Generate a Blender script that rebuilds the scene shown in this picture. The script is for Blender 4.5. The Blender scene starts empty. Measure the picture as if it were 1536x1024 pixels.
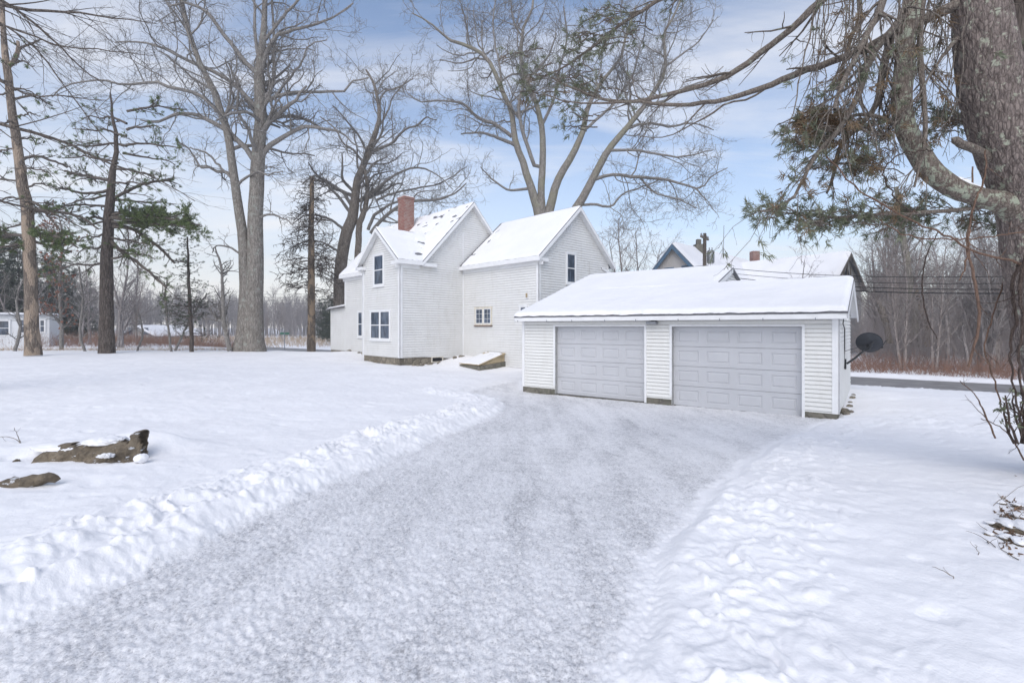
import bpy, math, random
import numpy as np
from mathutils import Vector

# ------------------------------------------------------------------ set-up
scene = bpy.context.scene
COL = scene.collection
PI = math.pi
F = 740.0; CX = 768.0; HY = 490.0; EYE = 1.65          # pixels of a 1536 wide frame, eye height in metres
R_ = random.Random(7)

def at(px, py, Y):
    """point seen at a photo position, Y metres ahead of the camera"""
    return np.array([(px - CX) / F * Y, Y, EYE + (HY - py) / F * Y])

# ------------------------------------------------------------------ objects
ORG = {}
def tag(o, label=None, cat=None, group=None, kind=None):
    if label: o['label'] = label
    if cat: o['category'] = cat
    if group: o['group'] = group
    if kind: o['kind'] = kind
    return o
def thing(name, loc, label, cat, group=None):
    o = bpy.data.objects.new(name, None); COL.objects.link(o)
    o.empty_display_size = 0.2
    o.location = [float(c) for c in loc]; ORG[o.name] = np.array([float(c) for c in loc])
    return tag(o, label, cat, group)
def link_mesh(name, me, parent=None, origin=None):
    o = bpy.data.objects.new(name, me); COL.objects.link(o)
    if parent is not None:
        o.parent = parent
        ORG[o.name] = ORG[parent.name]
    else:
        o.location = origin if origin is not None else (0, 0, 0)
        ORG[o.name] = np.array(o.location)
    return o
def mesh_np(name, verts, quads, tris, mats, parent=None, origin=None, smooth=True, attrs=None, mat_idx=None):
    verts = np.asarray(verts, dtype=np.float64).reshape(-1, 3)
    if parent is not None: verts = verts - ORG[parent.name]
    elif origin is not None: verts = verts - np.asarray(origin)
    me = bpy.data.meshes.new(name)
    nq = 0 if quads is None else len(quads); nt = 0 if tris is None else len(tris)
    loops = []
    if nq: loops.append(np.asarray(quads, dtype=np.int32).ravel())
    if nt: loops.append(np.asarray(tris, dtype=np.int32).ravel())
    loops = np.concatenate(loops)
    me.vertices.add(len(verts)); me.vertices.foreach_set('co', verts.astype(np.float32).ravel())
    me.loops.add(len(loops)); me.loops.foreach_set('vertex_index', loops)
    me.polygons.add(nq + nt)
    starts = np.concatenate([np.arange(nq) * 4, nq * 4 + np.arange(nt) * 3]).astype(np.int32)
    me.polygons.foreach_set('loop_start', starts)
    try:
        me.polygons.foreach_set('loop_total', np.concatenate([np.full(nq, 4), np.full(nt, 3)]).astype(np.int32))
    except Exception: pass
    if mat_idx is not None: me.polygons.foreach_set('material_index', np.asarray(mat_idx, dtype=np.int32))
    me.update(calc_edges=True)
    me.polygons.foreach_set('use_smooth', np.full(nq + nt, bool(smooth)))
    for m in (mats if isinstance(mats, (list, tuple)) else [mats]): me.materials.append(m)
    if attrs:
        for k, v in attrs.items():
            a = me.attributes.new(k, 'FLOAT', 'POINT'); a.data.foreach_set('value', np.asarray(v, dtype=np.float32))
    return link_mesh(name, me, parent, origin)

class MB:
    """collects polygons in world coordinates, one mesh when built"""
    def __init__(s): s.v = []; s.f = []; s.m = []
    def poly(s, pts, m=0):
        b = len(s.v); s.v += [tuple(float(c) for c in p) for p in pts]
        s.f.append(list(range(b, b + len(pts)))); s.m.append(m)
    def hexa(s, p, m=0):          # 8 points: bottom ring then top ring
        b = len(s.v); s.v += [tuple(float(c) for c in q) for q in p]
        for f in ((3, 2, 1, 0), (4, 5, 6, 7), (0, 1, 5, 4), (1, 2, 6, 5), (2, 3, 7, 6), (3, 0, 4, 7)):
            s.f.append([b + i for i in f]); s.m.append(m)
    def box(s, o, a, b, c, m=0):  # corner and three edge vectors
        o, a, b, c = (np.asarray(q, float) for q in (o, a, b, c))
        s.hexa([o, o + a, o + a + b, o + b, o + c, o + a + c, o + a + b + c, o + b + c], m)
    def prism(s, pts, d, m=0):
        pts = [np.asarray(p, float) for p in pts]; d = np.asarray(d, float); n = len(pts); b = len(s.v)
        s.v += [tuple(p) for p in pts] + [tuple(p + d) for p in pts]
        s.f.append([b + i for i in range(n)][::-1]); s.m.append(m)
        s.f.append([b + n + i for i in range(n)]); s.m.append(m)
        for i in range(n):
            j = (i + 1) % n; s.f.append([b + i, b + j, b + n + j, b + n + i]); s.m.append(m)
    def tube(s, pts, r, k=8, m=0, cap=True):
        pts = np.asarray(pts, float); n = len(pts)
        rr = np.full(n, r) if np.isscalar(r) else np.asarray(r, float)
        t = np.gradient(pts, axis=0); t /= np.linalg.norm(t, axis=1)[:, None] + 1e-9
        ref = np.array([0, 0, 1.]) if abs(t[:, 2]).mean() < .8 else np.array([1., 0, 0])
        u = np.cross(t, ref); u /= np.linalg.norm(u, axis=1)[:, None] + 1e-9; w = np.cross(t, u)
        b = len(s.v)
        for i in range(n):
            for j in range(k):
                a = 2 * PI * j / k
                s.v.append(tuple(pts[i] + rr[i] * (math.cos(a) * u[i] + math.sin(a) * w[i])))
        for i in range(n - 1):
            for j in range(k):
                j2 = (j + 1) % k
                s.f.append([b + i * k + j, b + i * k + j2, b + (i + 1) * k + j2, b + (i + 1) * k + j]); s.m.append(m)
        if cap:
            s.f.append([b + j for j in range(k)]); s.m.append(m)
            s.f.append([b + (n - 1) * k + j for j in range(k)][::-1]); s.m.append(m)
    def build(s, name, mats, parent=None, origin=None, smooth=False, bevel=0):
        off = ORG[parent.name] if parent is not None else (np.asarray(origin) if origin is not None else np.zeros(3))
        me = bpy.data.meshes.new(name)
        me.from_pydata([tuple(np.asarray(v) - off) for v in s.v], [], s.f)
        for mm in (mats if isinstance(mats, (list, tuple)) else [mats]): me.materials.append(mm)
        me.polygons.foreach_set('material_index', s.m)
        if smooth: me.polygons.foreach_set('use_smooth', [True] * len(s.f))
        me.update()
        o = link_mesh(name, me, parent, origin)
        if bevel:
            md = o.modifiers.new('bevel', 'BEVEL'); md.width = bevel; md.segments = 2; md.limit_method = 'ANGLE'
        return o

# ------------------------------------------------------------------ noise
def _hash(ix, iy, seed):
    h = (ix.astype(np.int64) * 374761393 + iy.astype(np.int64) * 668265263 + seed * 2246822519) & 0xffffffff
    h = ((h ^ (h >> 13)) * 1274126177) & 0xffffffff
    return ((h ^ (h >> 16)) & 0xffffffff) / 4294967296.0
def pn(x, y, seed=0):
    """gradient noise, about -1..1"""
    x = np.asarray(x, float); y = np.asarray(y, float)
    ix = np.floor(x); iy = np.floor(y); fx = x - ix; fy = y - iy
    ux = fx * fx * fx * (fx * (fx * 6 - 15) + 10); uy = fy * fy * fy * (fy * (fy * 6 - 15) + 10)
    def g(dx, dy):
        a = _hash(ix + dx, iy + dy, seed) * 2 * PI
        return np.cos(a) * (fx - dx) + np.sin(a) * (fy - dy)
    return 1.5 * ((g(0, 0) * (1 - ux) + g(1, 0) * ux) * (1 - uy) + (g(0, 1) * (1 - ux) + g(1, 1) * ux) * uy)
def fbm(x, y, seed=0, o=4, gain=.5):
    s = 0; a = 1; t = 0
    for i in range(o):
        s = s + a * pn(x * 2 ** i, y * 2 ** i, seed + i * 17); t += a; a *= gain
    return s / t
def sstep(a, b, x):
    t = np.clip((np.asarray(x, float) - a) / (b - a), 0, 1); return t * t * (3 - 2 * t)

# ------------------------------------------------------------------ materials
def new_mat(name):
    m = bpy.data.materials.new(name); m.use_nodes = True
    nt = m.node_tree; nt.nodes.clear()
    out = nt.nodes.new('ShaderNodeOutputMaterial'); b = nt.nodes.new('ShaderNodeBsdfPrincipled')
    nt.links.new(b.outputs[0], out.inputs['Surface'])
    return m, nt, b
class N:
    def __init__(s, nt): s.nt = nt
    def val(s, sock, v):
        if hasattr(v, 'links') or isinstance(v, bpy.types.NodeSocket): s.nt.links.new(v, sock)
        else: sock.default_value = v
    def node(s, t, **kw):
        n = s.nt.nodes.new(t)
        for k, v in kw.items(): setattr(n, k, v)
        return n
    def coord(s, which='Object'): return s.node('ShaderNodeTexCoord').outputs[which]
    def pos(s): return s.node('ShaderNodeNewGeometry').outputs['Position']
    def mapping(s, vec, scale=(1, 1, 1), rot=(0, 0, 0), loc=(0, 0, 0)):
        n = s.node('ShaderNodeMapping'); s.nt.links.new(vec, n.inputs['Vector'])
        n.inputs['Scale'].default_value = scale; n.inputs['Rotation'].default_value = rot; n.inputs['Location'].default_value = loc
        return n.outputs[0]
    def noise(s, vec, scale, detail=4, rough=.55, dist=0.):
        n = s.node('ShaderNodeTexNoise'); s.nt.links.new(vec, n.inputs['Vector'])
        n.inputs['Scale'].default_value = scale; n.inputs['Detail'].default_value = detail
        n.inputs['Roughness'].default_value = rough; n.inputs['Distortion'].default_value = dist
        return n.outputs[0]
    def voro(s, vec, scale, feature='F1', out=0, rnd=1.):
        n = s.node('ShaderNodeTexVoronoi', feature=feature); s.nt.links.new(vec, n.inputs['Vector'])
        n.inputs['Scale'].default_value = scale; n.inputs['Randomness'].default_value = rnd
        return n.outputs[out]
    def ramp(s, fac, pts, interp='LINEAR'):
        n = s.node('ShaderNodeValToRGB'); s.nt.links.new(fac, n.inputs[0]); cr = n.color_ramp; cr.interpolation = interp
        while len(cr.elements) < len(pts): cr.elements.new(.5)
        for e, (p, c) in zip(cr.elements, pts):
            e.position = p; e.color = (c, c, c, 1) if np.isscalar(c) else (*c, 1)
        return n.outputs[0]
    def mix(s, fac, a, b, mode='MIX'):
        n = s.node('ShaderNodeMix', data_type='RGBA', blend_type=mode)
        s.val(n.inputs[0], fac)
        for i, v in ((6, a), (7, b)):
            if isinstance(v, tuple): n.inputs[i].default_value = (*v[:3], 1)
            else: s.nt.links.new(v, n.inputs[i])
        return n.outputs[2]
    def math(s, op, a, b=0., c=None):
        n = s.node('ShaderNodeMath', operation=op); s.val(n.inputs[0], a); s.val(n.inputs[1], b)
        if c is not None: s.val(n.inputs[2], c)
        return n.outputs[0]
    def bump(s, h, strength=.3, dist=.02, normal=None):
        n = s.node('ShaderNodeBump'); s.nt.links.new(h, n.inputs['Height'])
        n.inputs['Strength'].default_value = strength; n.inputs['Distance'].default_value = dist
        if normal is not None: s.nt.links.new(normal, n.inputs['Normal'])
        return n.outputs[0]
    def upness(s):
        g = s.node('ShaderNodeNewGeometry'); x = s.node('ShaderNodeSeparateXYZ'); s.nt.links.new(g.outputs['Normal'], x.inputs[0])
        return x.outputs[2]
def simple(name, col, rough=.6, var=.15, scale=6., bump=.1, bscale=30., metal=0., spec=.3):
    m, nt, b = new_mat(name); n = N(nt); v = n.coord()
    f = n.noise(v, scale, 5)
    lo = tuple(c * (1 - var) for c in col); hi = tuple(min(1, c * (1 + var)) for c in col)
    nt.links.new(n.mix(n.ramp(f, [(.3, 0.), (.7, 1.)]), lo, hi), b.inputs['Base Color'])
    b.inputs['Roughness'].default_value = rough; b.inputs['Metallic'].default_value = metal
    b.inputs['Specular IOR Level'].default_value = spec
    if bump: nt.links.new(n.bump(n.noise(v, bscale, 4), bump, .01), b.inputs['Normal'])
    return m
SNOW = (.86, .87, .90)
def snow_mat(name, fine=1.):
    m, nt, b = new_mat(name); n = N(nt); v = n.pos()
    big = n.noise(v, .6, 5)
    nt.links.new(n.mix(n.ramp(big, [(.35, 0.), (.65, 1.)]), (.84, .835, .845), (.90, .892, .90)), b.inputs['Base Color'])
    b.inputs['Roughness'].default_value = .75; b.inputs['Specular IOR Level'].default_value = .2
    h = n.math('ADD', n.math('MULTIPLY', n.noise(v, 7 * fine, 5, .6), 1.), n.math('MULTIPLY', n.noise(v, 60 * fine, 3), .25))
    nt.links.new(n.bump(h, .35, .03), b.inputs['Normal'])
    return m
def bark_mat(name, dark, light, scale=1., lichen=None, lich_amt=.5, snow=.0, strip=None, moss=None):
    m, nt, b = new_mat(name); n = N(nt); v = n.pos()
    st = n.mapping(v, (1, 1, .16))
    f = n.noise(st, 26 * scale, 6, .7, .4)
    col = n.mix(n.ramp(f, [(.38, 0.), (.62, 1.)]), dark, light)
    pl = n.voro(n.mapping(v, (1, 1, .35)), 17 * scale, 'DISTANCE_TO_EDGE')
    col = n.mix(n.ramp(pl, [(0., .55), (.12, 0.)]), col, tuple(c * .45 for c in dark))
    if lichen:
        lf = n.noise(v, 5 * scale, 5, .7)
        col = n.mix(n.ramp(lf, [(lich_amt, 0.), (lich_amt + .06, .85)]), col, lichen)
    if moss:
        mf = n.noise(v, 1.1, 4)
        col = n.mix(n.ramp(mf, [(.46, 0.), (.60, .6)]), col, moss)
    if strip:
        sf = n.noise(n.mapping(v, (1, 1, .45)), 2.2, 4, .6)
        col = n.mix(n.ramp(sf, [(.49, 0.), (.54, .75)]), col, strip)
    if snow:
        up = n.upness(); sn = n.noise(v, 3.5, 3)
        fac = n.math('MULTIPLY', n.ramp(up, [(.62, 0.), (.85, 1.)]), n.ramp(sn, [(1 - snow, 0.), (1 - snow + .08, 1.)]))
        col = n.mix(fac, col, SNOW)
    nt.links.new(col, b.inputs['Base Color']); b.inputs['Roughness'].default_value = .9
    b.inputs['Specular IOR Level'].default_value = .15
    h = n.math('ADD', n.ramp(pl, [(0., 0.), (.25, 1.)]), f)
    nt.links.new(n.bump(h, .7, .02 / scale), b.inputs['Normal'])
    return m
def leaf_mat(name, a, b_, rough=.6, snow=0.):
    m, nt, b = new_mat(name); n = N(nt); v = n.pos()
    col = n.mix(n.ramp(n.noise(v, 3.3, 4, .7), [(.35, 0.), (.65, 1.)]), a, b_)
    if snow:
        col = n.mix(n.ramp(n.noise(v, 6., 3), [(1 - snow, 0.), (1 - snow + .05, 1.)]), col, SNOW)
    nt.links.new(col, b.inputs['Base Color']); b.inputs['Roughness'].default_value = rough
    b.inputs['Specular IOR Level'].default_value = .2
    return m
def siding_mat(name, col, stain=.15):
    m, nt, b = new_mat(name); n = N(nt); v = n.pos()
    f = n.noise(n.mapping(v, (1, 1, 1.6)), .9, 6, .65)
    dirt = n.noise(n.mapping(v, (1, 1, .3)), 5, 5, .7)
    c = n.mix(n.ramp(f, [(.35, 0.), (.7, 1.)]), tuple(x * .93 for x in col), col)
    c = n.mix(n.ramp(dirt, [(.5, 0.), (.75, stain)]), c, (.52, .49, .42))
    nt.links.new(c, b.inputs['Base Color']); b.inputs['Roughness'].default_value = .55
    b.inputs['Specular IOR Level'].default_value = .3
    nt.links.new(n.bump(n.noise(n.mapping(v, (1, 1, 8)), 12, 4), .12, .01), b.inputs['Normal'])
    return m
M = {}
M['snow'] = snow_mat('settled_snow')
M['roof_snow'] = snow_mat('roof_snow', .6)
M['siding'] = siding_mat('white_clapboard', (.78, .775, .755), .3)
M['siding_garage'] = siding_mat('white_garage_clapboard', (.80, .795, .765), .2)
M['trim'] = simple('white_trim_paint', (.80, .80, .80), .45, .05, 3, .05)
M['door'] = simple('grey_door_enamel', (.53, .535, .555), .4, .04, 1.5, .03, 80)
M['jamb'] = simple('weathered_jamb', (.38, .38, .37), .6, .2, 5, .1)
M['tan_trim'] = simple('tan_trim_paint', (.66, .61, .52), .6, .15)
M['brown_trim'] = simple('brown_trim', (.16, .10, .07), .6, .2)
M['black'] = simple('black_metal', (.025, .027, .03), .45, .2)
M['dish'] = simple('charcoal_dish', (.030, .033, .04), .5, .2, 12)
M['grey_metal'] = simple('galvanised_metal', (.30, .31, .33), .45, .2, 8, .05, 40, .6)
M['wood_post'] = simple('weathered_pole_wood', (.17, .145, .12), .85, .3, 9, .3)
M['plywood'] = simple('weathered_plywood', (.42, .34, .22), .75, .35, 3, .2)
M['curtain'] = simple('pale_curtain', (.42, .43, .45), .9, .3, 9, .3, 14)
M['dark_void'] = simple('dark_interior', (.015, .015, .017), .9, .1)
M['blue_trim'] = simple('blue_trim_paint', (.10, .17, .25), .5, .1)
M['grey_shingle_wall'] = siding_mat('grey_shingle_wall', (.42, .41, .40), .3)
M['cream'] = siding_mat('cream_wall', (.62, .59, .56), .25)
M['wire'] = simple('black_wire', (.02, .02, .02), .6, .1)
def shingle_mat(name):
    m, nt, b = new_mat(name); n = N(nt); v = n.pos()
    f = n.noise(v, 8, 5, .7); c = n.mix(n.ramp(f, [(.3, 0.), (.7, 1.)]), (.10, .10, .11), (.22, .22, .23))
    nt.links.new(c, b.inputs['Base Color']); b.inputs['Roughness'].default_value = .9
    nt.links.new(n.bump(n.noise(v, 30, 3), .4, .01), b.inputs['Normal']); return m
M['shingle'] = shingle_mat('asphalt_shingle')
def glass_mat(name):
    m, nt, b = new_mat(name); n = N(nt); v = n.pos()
    f = n.noise(n.mapping(v, (2.2, 2.2, .8)), 1.6, 4, .6, .6)
    c = n.mix(n.ramp(f, [(.42, 0.), (.6, 1.)]), (.035, .05, .075), (.10, .13, .18))
    nt.links.new(c, b.inputs['Base Color']); b.inputs['Roughness'].default_value = .08
    b.inputs['Specular IOR Level'].default_value = .7; return m
M['glass'] = glass_mat('window_glass')
def brick_mat(name, bumpd=.01):
    m, nt, b = new_mat(name); n = N(nt); v = n.coord()
    br = n.node('ShaderNodeTexBrick')
    sx = n.node('ShaderNodeSeparateXYZ'); nt.links.new(v, sx.inputs[0])
    cb = n.node('ShaderNodeCombineXYZ'); nt.links.new(n.math('ADD', sx.outputs[0], sx.outputs[1]), cb.inputs[0]); nt.links.new(sx.outputs[2], cb.inputs[1])
    nt.links.new(cb.outputs[0], br.inputs['Vector'])
    br.inputs['Color1'].default_value = (.27, .085, .06, 1); br.inputs['Color2'].default_value = (.19, .06, .045, 1)
    br.inputs['Mortar'].default_value = (.38, .33, .29, 1); br.inputs['Scale'].default_value = 1.
    br.inputs['Brick Width'].default_value = .22; br.inputs['Row Height'].default_value = .085; br.inputs['Mortar Size'].default_value = .010
    c = n.mix(n.ramp(n.noise(v, 4, 5, .7), [(.45, 0.), (.7, .6)]), br.outputs[0], (.42, .36, .32))
    nt.links.new(c, b.inputs['Base Color']); b.inputs['Roughness'].default_value = .9
    nt.links.new(n.bump(br.outputs[1], .5, -.01), b.inputs['Normal']); return m
M['brick'] = brick_mat('old_red_brick')
def stone_mat(name, a, b_, c_, scale):
    m, nt, b = new_mat(name); n = N(nt); v = n.pos()
    e = n.voro(v, scale, 'DISTANCE_TO_EDGE'); cc = n.voro(v, scale, 'F1', 1)
    sep = n.node('ShaderNodeSeparateColor'); nt.links.new(cc, sep.inputs[0])
    c = n.mix(sep.outputs[0], a, b_)
    c = n.mix(n.ramp(n.noise(v, 11, 5, .7), [(.45, 0.), (.65, .7)]), c, c_)
    c = n.mix(n.ramp(e, [(0., .8), (.06, 0.)]), c, (.10, .09, .08))
    nt.links.new(c, b.inputs['Base Color']); b.inputs['Roughness'].default_value = .9
    nt.links.new(n.bump(n.math('ADD', n.ramp(e, [(0., 0.), (.2, 1.)]), n.noise(v, 25, 4)), .7, .03), b.inputs['Normal']); return m
M['stone'] = stone_mat('fieldstone', (.20, .17, .13), (.32, .28, .22), (.14, .13, .09), 3.2)
M['concrete'] = stone_mat('crumbling_concrete', (.15, .14, .115), (.22, .20, .165), (.09, .10, .06), 2.4)
def rock_mat(name):
    m, nt, b = new_mat(name); n = N(nt); v = n.pos()
    f = n.noise(v, 3, 7, .7, .5)
    c = n.mix(n.ramp(f, [(.35, 0.), (.6, 1.)]), (.14, .11, .075), (.36, .29, .205))
    c = n.mix(n.ramp(n.noise(v, 22, 4, .7), [(.5, 0.), (.7, .6)]), c, (.09, .07, .05)); c = n.mix(n.ramp(n.noise(n.mapping(v, (1, 1, 2.2)), 5.5, 5, .7), [(.60, 0.), (.63, 1.)]), c, (.85, .85, .86))
    nt.links.new(c, b.inputs['Base Color']); b.inputs['Roughness'].default_value = .9
    nt.links.new(n.bump(n.noise(v, 12, 8, .8), 1., .07), b.inputs['Normal']); return m
M['rock'] = rock_mat('brown_boulder')
# ground: packed icy drive blended into snow by a mask carried on the mesh
def ground_mat():
    m, nt, b = new_mat('ground_snow_and_ice'); n = N(nt); v = n.pos()
    at_ = n.node('ShaderNodeAttribute'); at_.attribute_name = 'packed'; pk = at_.outputs['Fac']
    at2 = n.node('ShaderNodeAttribute'); at2.attribute_name = 'wild'; wd = at2.outputs['Fac']
    big = n.noise(v, .7, 5)
    snow = n.mix(n.ramp(big, [(.35, 0.), (.65, 1.)]), (.88, .870, .878), (.94, .93, .935))
    ang = math.radians(38)
    sv = n.mapping(v, (1., .34, 1.), (0, 0, ang)); sv2 = n.mapping(v, (1., .62, 1.), (0, 0, ang))
    s1 = n.noise(sv, 1.3, 6, .65, .3); s2 = n.noise(sv2, 11, 6, .75); s3 = n.noise(v, 46, 5, .78); s4 = n.noise(v, .45, 3)
    s5 = n.noise(n.mapping(v, (1., .05, 1.), (0, 0, ang)), 3.2, 4, .6); s6 = n.noise(v, 130, 3, .7)
    t = n.math('ADD', n.math('MULTIPLY', s1, .20), n.math('ADD', n.math('MULTIPLY', s2, .30), n.math('ADD', n.math('MULTIPLY', s3, .56), n.math('ADD', n.math('MULTIPLY', s4, .12), n.math('ADD', n.math('MULTIPLY', s5, .14), n.math('MULTIPLY', s6, .28))))))
    at3 = n.node('ShaderNodeAttribute'); at3.attribute_name = 'track'; t = n.math('SUBTRACT', t, n.math('MULTIPLY', at3.outputs['Fac'], .030))
    ice = n.ramp(t, [(.66, (.36, .355, .365)), (.73, (.60, .595, .605)), (.785, (.77, .76, .765)), (.86, (.93, .92, .925))])
    # mask edge broken up by noise
    e = n.math('ADD', pk, n.math('MULTIPLY', n.math('SUBTRACT', n.noise(v, 7, 6, .75), .5), 1.1))
    fac = n.ramp(e, [(.42, 0.), (.68, 1.)])
    col = n.mix(fac, snow, ice)
    grit = n.ramp(n.voro(n.mapping(v, (1, 1, 1)), 9, 'F1'), [(.035, 1.), (.06, 0.)]); gn = n.ramp(n.noise(v, 1.7, 3), [(.5, 0.), (.6, 1.)])
    col = n.mix(n.math('MULTIPLY', n.math('MULTIPLY', grit, gn), n.math('MULTIPLY', fac, .7)), col, (.16, .15, .14))
    tuft = n.ramp(n.noise(v, 2.6, 6, .75), [(.56, 0.), (.62, 1.)])
    col = n.mix(n.math('MULTIPLY', tuft, wd), col, (.20, .14, .09))
    nt.links.new(col, b.inputs['Base Color'])
    rg = n.math('SUBTRACT', .8, n.math('MULTIPLY', fac, .22)); nt.links.new(rg, b.inputs['Roughness'])
    b.inputs['Specular IOR Level'].default_value = .25
    hs = n.math('ADD', n.math('MULTIPLY', n.noise(v, 5, 6, .62), 1.1), n.math('MULTIPLY', n.noise(v, 38, 4, .6), .22))
    hi = n.math('ADD', n.math('MULTIPLY', s2, .5), n.math('MULTIPLY', s3, .95))
    hm = n.node('ShaderNodeMix', data_type='FLOAT'); nt.links.new(fac, hm.inputs[0]); nt.links.new(hs, hm.inputs[2]); nt.links.new(hi, hm.inputs[3])
    nt.links.new(n.bump(hm.outputs[0], .42, .04), b.inputs['Normal'])
    return m
M['ground'] = ground_mat()
M['asphalt'] = simple('wet_asphalt', (.25, .24, .235), .6, .25, 1.5, .2, 40)

# ------------------------------------------------------------------ layout frames
HO = np.array([-5.22, 23.0]); HA = np.array([-.6913, .7226]); HB = np.array([.7226, .6913])   # house: corner of the front bay
GO = np.array([7.39, 11.17]); GA = np.array([-.799, .6015]); GB = np.array([.6015, .799])      # garage: right front corner
def HP(s, t, z): p = HO + HB * s + HA * t; return np.array([p[0], p[1], z])
def GP(a, b, z): p = GO + GA * a + GB * b; return np.array([p[0], p[1], z])
def v3(d, z=0.): return np.array([d[0], d[1], z])
RC = np.array([15.55, 22.5]); RD = np.array([-.7915, .6112]); RN = np.array([.6112, .7915])     # road centre line
# ------------------------------------------------------------------ ground height
cps = []
def cp(px, py, Y): p = at(px, py, Y); cps.append((p[0], p[1], p[2]))
for c in ((600, 550, 22.9), (547, 543, 25.5), (570, 547.5, 24.2), (697, 534, 25.2), (783, 554, 22.3), (719, 560, 21.7), (650, 549, 24.0), (760, 559, 22.2), (515, 528, 29), (495, 527, 31)): cp(*c)
for a in (0, 1.5, 3, 4.5, 6, 7.5, 8.8): cps.append((*(GO + GA * a - GB * .15), -.47 - .006 * a)); cps.append((*(GO + GA * a - GB * 1.3), -.46))
cps += [(0, 0, 0), (0, 3, 0), (-4, 4, .02), (-8, 8, .06), (-12, 14, .08), (-5, 12, -.02), (-3, 8, -.1), (0, 7, -.17), (3, 7, -.2), (2, 10, -.38), (6, 8, -.3), (9.2, 8, -.25), (5, 4, 0),
        (7, 5, .03), (11, 11, -.35), (12, 15, -.42), (13, 19, -.6), (-9, 18, .0), (-16, 22, .04), (-26, 26, .05), (-34, 30, .05), (-18, 31, .07), (-12, 31, .08), (-26, 32, .06), (-10, 34, .05),
        (-1, 17, -.35), (-2, 20, -.28), (-5, 20, -.12), (0, 19, -.36), (10.9, 15.2, -.3), (9.2, 12.6, -.36), (8.2, 10.8, -.4), (-20, 8, .1), (-10, -8, 0), (10, -8, .1), (20, 5, .1), (20, 12, -.4), (-30, -5, .1), (9.6, 5.8, .2), (0, 27, -.2), (4, 23, -.35)]
cps = np.array(cps)
def _phi(r2): return np.sqrt(r2 + 1.5)
_A = _phi(((cps[:, None, :2] - cps[None, :, :2]) ** 2).sum(-1)); n_ = len(cps)
_S = np.zeros((n_ + 1, n_ + 1)); _S[:n_, :n_] = _A - np.eye(n_) * .15; _S[:n_, n_] = 1; _S[n_, :n_] = 1
_w = np.linalg.solve(_S, np.concatenate([cps[:, 2], [0]]))
def base_h(x, y):
    x = np.asarray(x, float); y = np.asarray(y, float); sh = x.shape
    xf = np.clip(x.ravel(), -38, 24); yf = np.clip(y.ravel(), -10, 36); z = np.full(xf.shape, _w[-1])
    for i in range(n_): z += _w[i] * _phi((xf - cps[i, 0]) ** 2 + (yf - cps[i, 1]) ** 2)
    z = np.clip(z, -.85, .4).reshape(sh)
    q = (x - RC[0]) * RN[0] + (y - RC[1]) * RN[1]
    left = sstep(-7, -11, x)
    a0 = -5.2 * (1 - left) + -11.5 * left; a1 = -3.0 * (1 - left) + -7.5 * left
    k = np.clip((q - a0) / (a1 - a0), 0, 1); k = k * k * (3 - 2 * k)
    far = -.82 - .5 * sstep(8, 60, q) - 1.5 * sstep(60, 220, q)
    return z * (1 - k) + far * k
def road_q(x, y): return (x - RC[0]) * RN[0] + (y - RC[1]) * RN[1]
def hit(px, py):
    """where the ray through a photo position meets the bare ground"""
    d = np.array([(px - CX) / F, 1., (HY - py) / F])
    YY = .5 * 1.03 ** np.arange(230); below = EYE + d[2] * YY < base_h(d[0] * YY, YY)
    i = int(np.argmax(below)) if below.any() else 229
    lo, hi = YY[max(i - 1, 0)], YY[i]
    for _ in range(14):
        m = .5 * (lo + hi)
        if EYE + d[2] * m < float(base_h(d[0] * m, m)): hi = m
        else: lo = m
    return np.array([d[0] * hi, hi])
LE = [hit(*p) for p in ((0, 932), (150, 868), (300, 802), (450, 736), (560, 692), (640, 658), (700, 635), (738, 619), (750, 607), (732, 598), (680, 591))]
RE = [hit(*p) for p in ((1244, 634), (1190, 656), (1130, 692), (1090, 728), (1050, 780), (1022, 820), (1000, 870), (985, 920), (965, 975), (955, 1024))]
TOPE = [hit(*p) for p in ((705, 582), (750, 574), (782, 570))] + [GO + GA * 8.95 + GB * .1, GO + GA * 8.8 + GB * .9, GO + GA * 4 + GB * .9, GO + GA * .2 + GB * .9, GO + GA * -.08 - GB * .02]
BACK = [RE[-1] + np.array([-.25, -3.]), np.array([-.3, -7.]), np.array([-9., -6.]), np.array([-7.5, 0.4])]
POLY = np.array([*BACK[-1:], *LE, *TOPE, *RE, *BACK[:-1]])
LPL = np.array([BACK[-1], *LE]); RPL = np.array([*RE, BACK[0], BACK[1]])
def pl_dist(x, y, P, closed=False):
    d = np.full(x.shape, 1e9); n = len(P)
    for i in range(n if closed else n - 1):
        a = P[i]; b = P[(i + 1) % n]; ab = b - a; L = ab @ ab + 1e-12
        t = np.clip(((x - a[0]) * ab[0] + (y - a[1]) * ab[1]) / L, 0, 1)
        d = np.minimum(d, np.hypot(x - a[0] - t * ab[0], y - a[1] - t * ab[1]))
    return d
def inside(x, y, P):
    c = np.zeros(x.shape, bool); n = len(P)
    for i in range(n):
        x1, y1 = P[i]; x2, y2 = P[(i + 1) % n]
        if y1 == y2: continue
        c ^= ((y1 > y) != (y2 > y)) & (x < (x2 - x1) * (y - y1) / (y2 - y1) + x1)
    return c
_m1 = hit(110, 700); _m2 = hit(185, 696); MOUNDS = [(_m1[0] + .05, _m1[1] + .75, .16, .55), (_m2[0], _m2[1] + .70, .09, .42), (_m1[0] - .75, _m1[1] + .5, .07, .35)]
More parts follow.
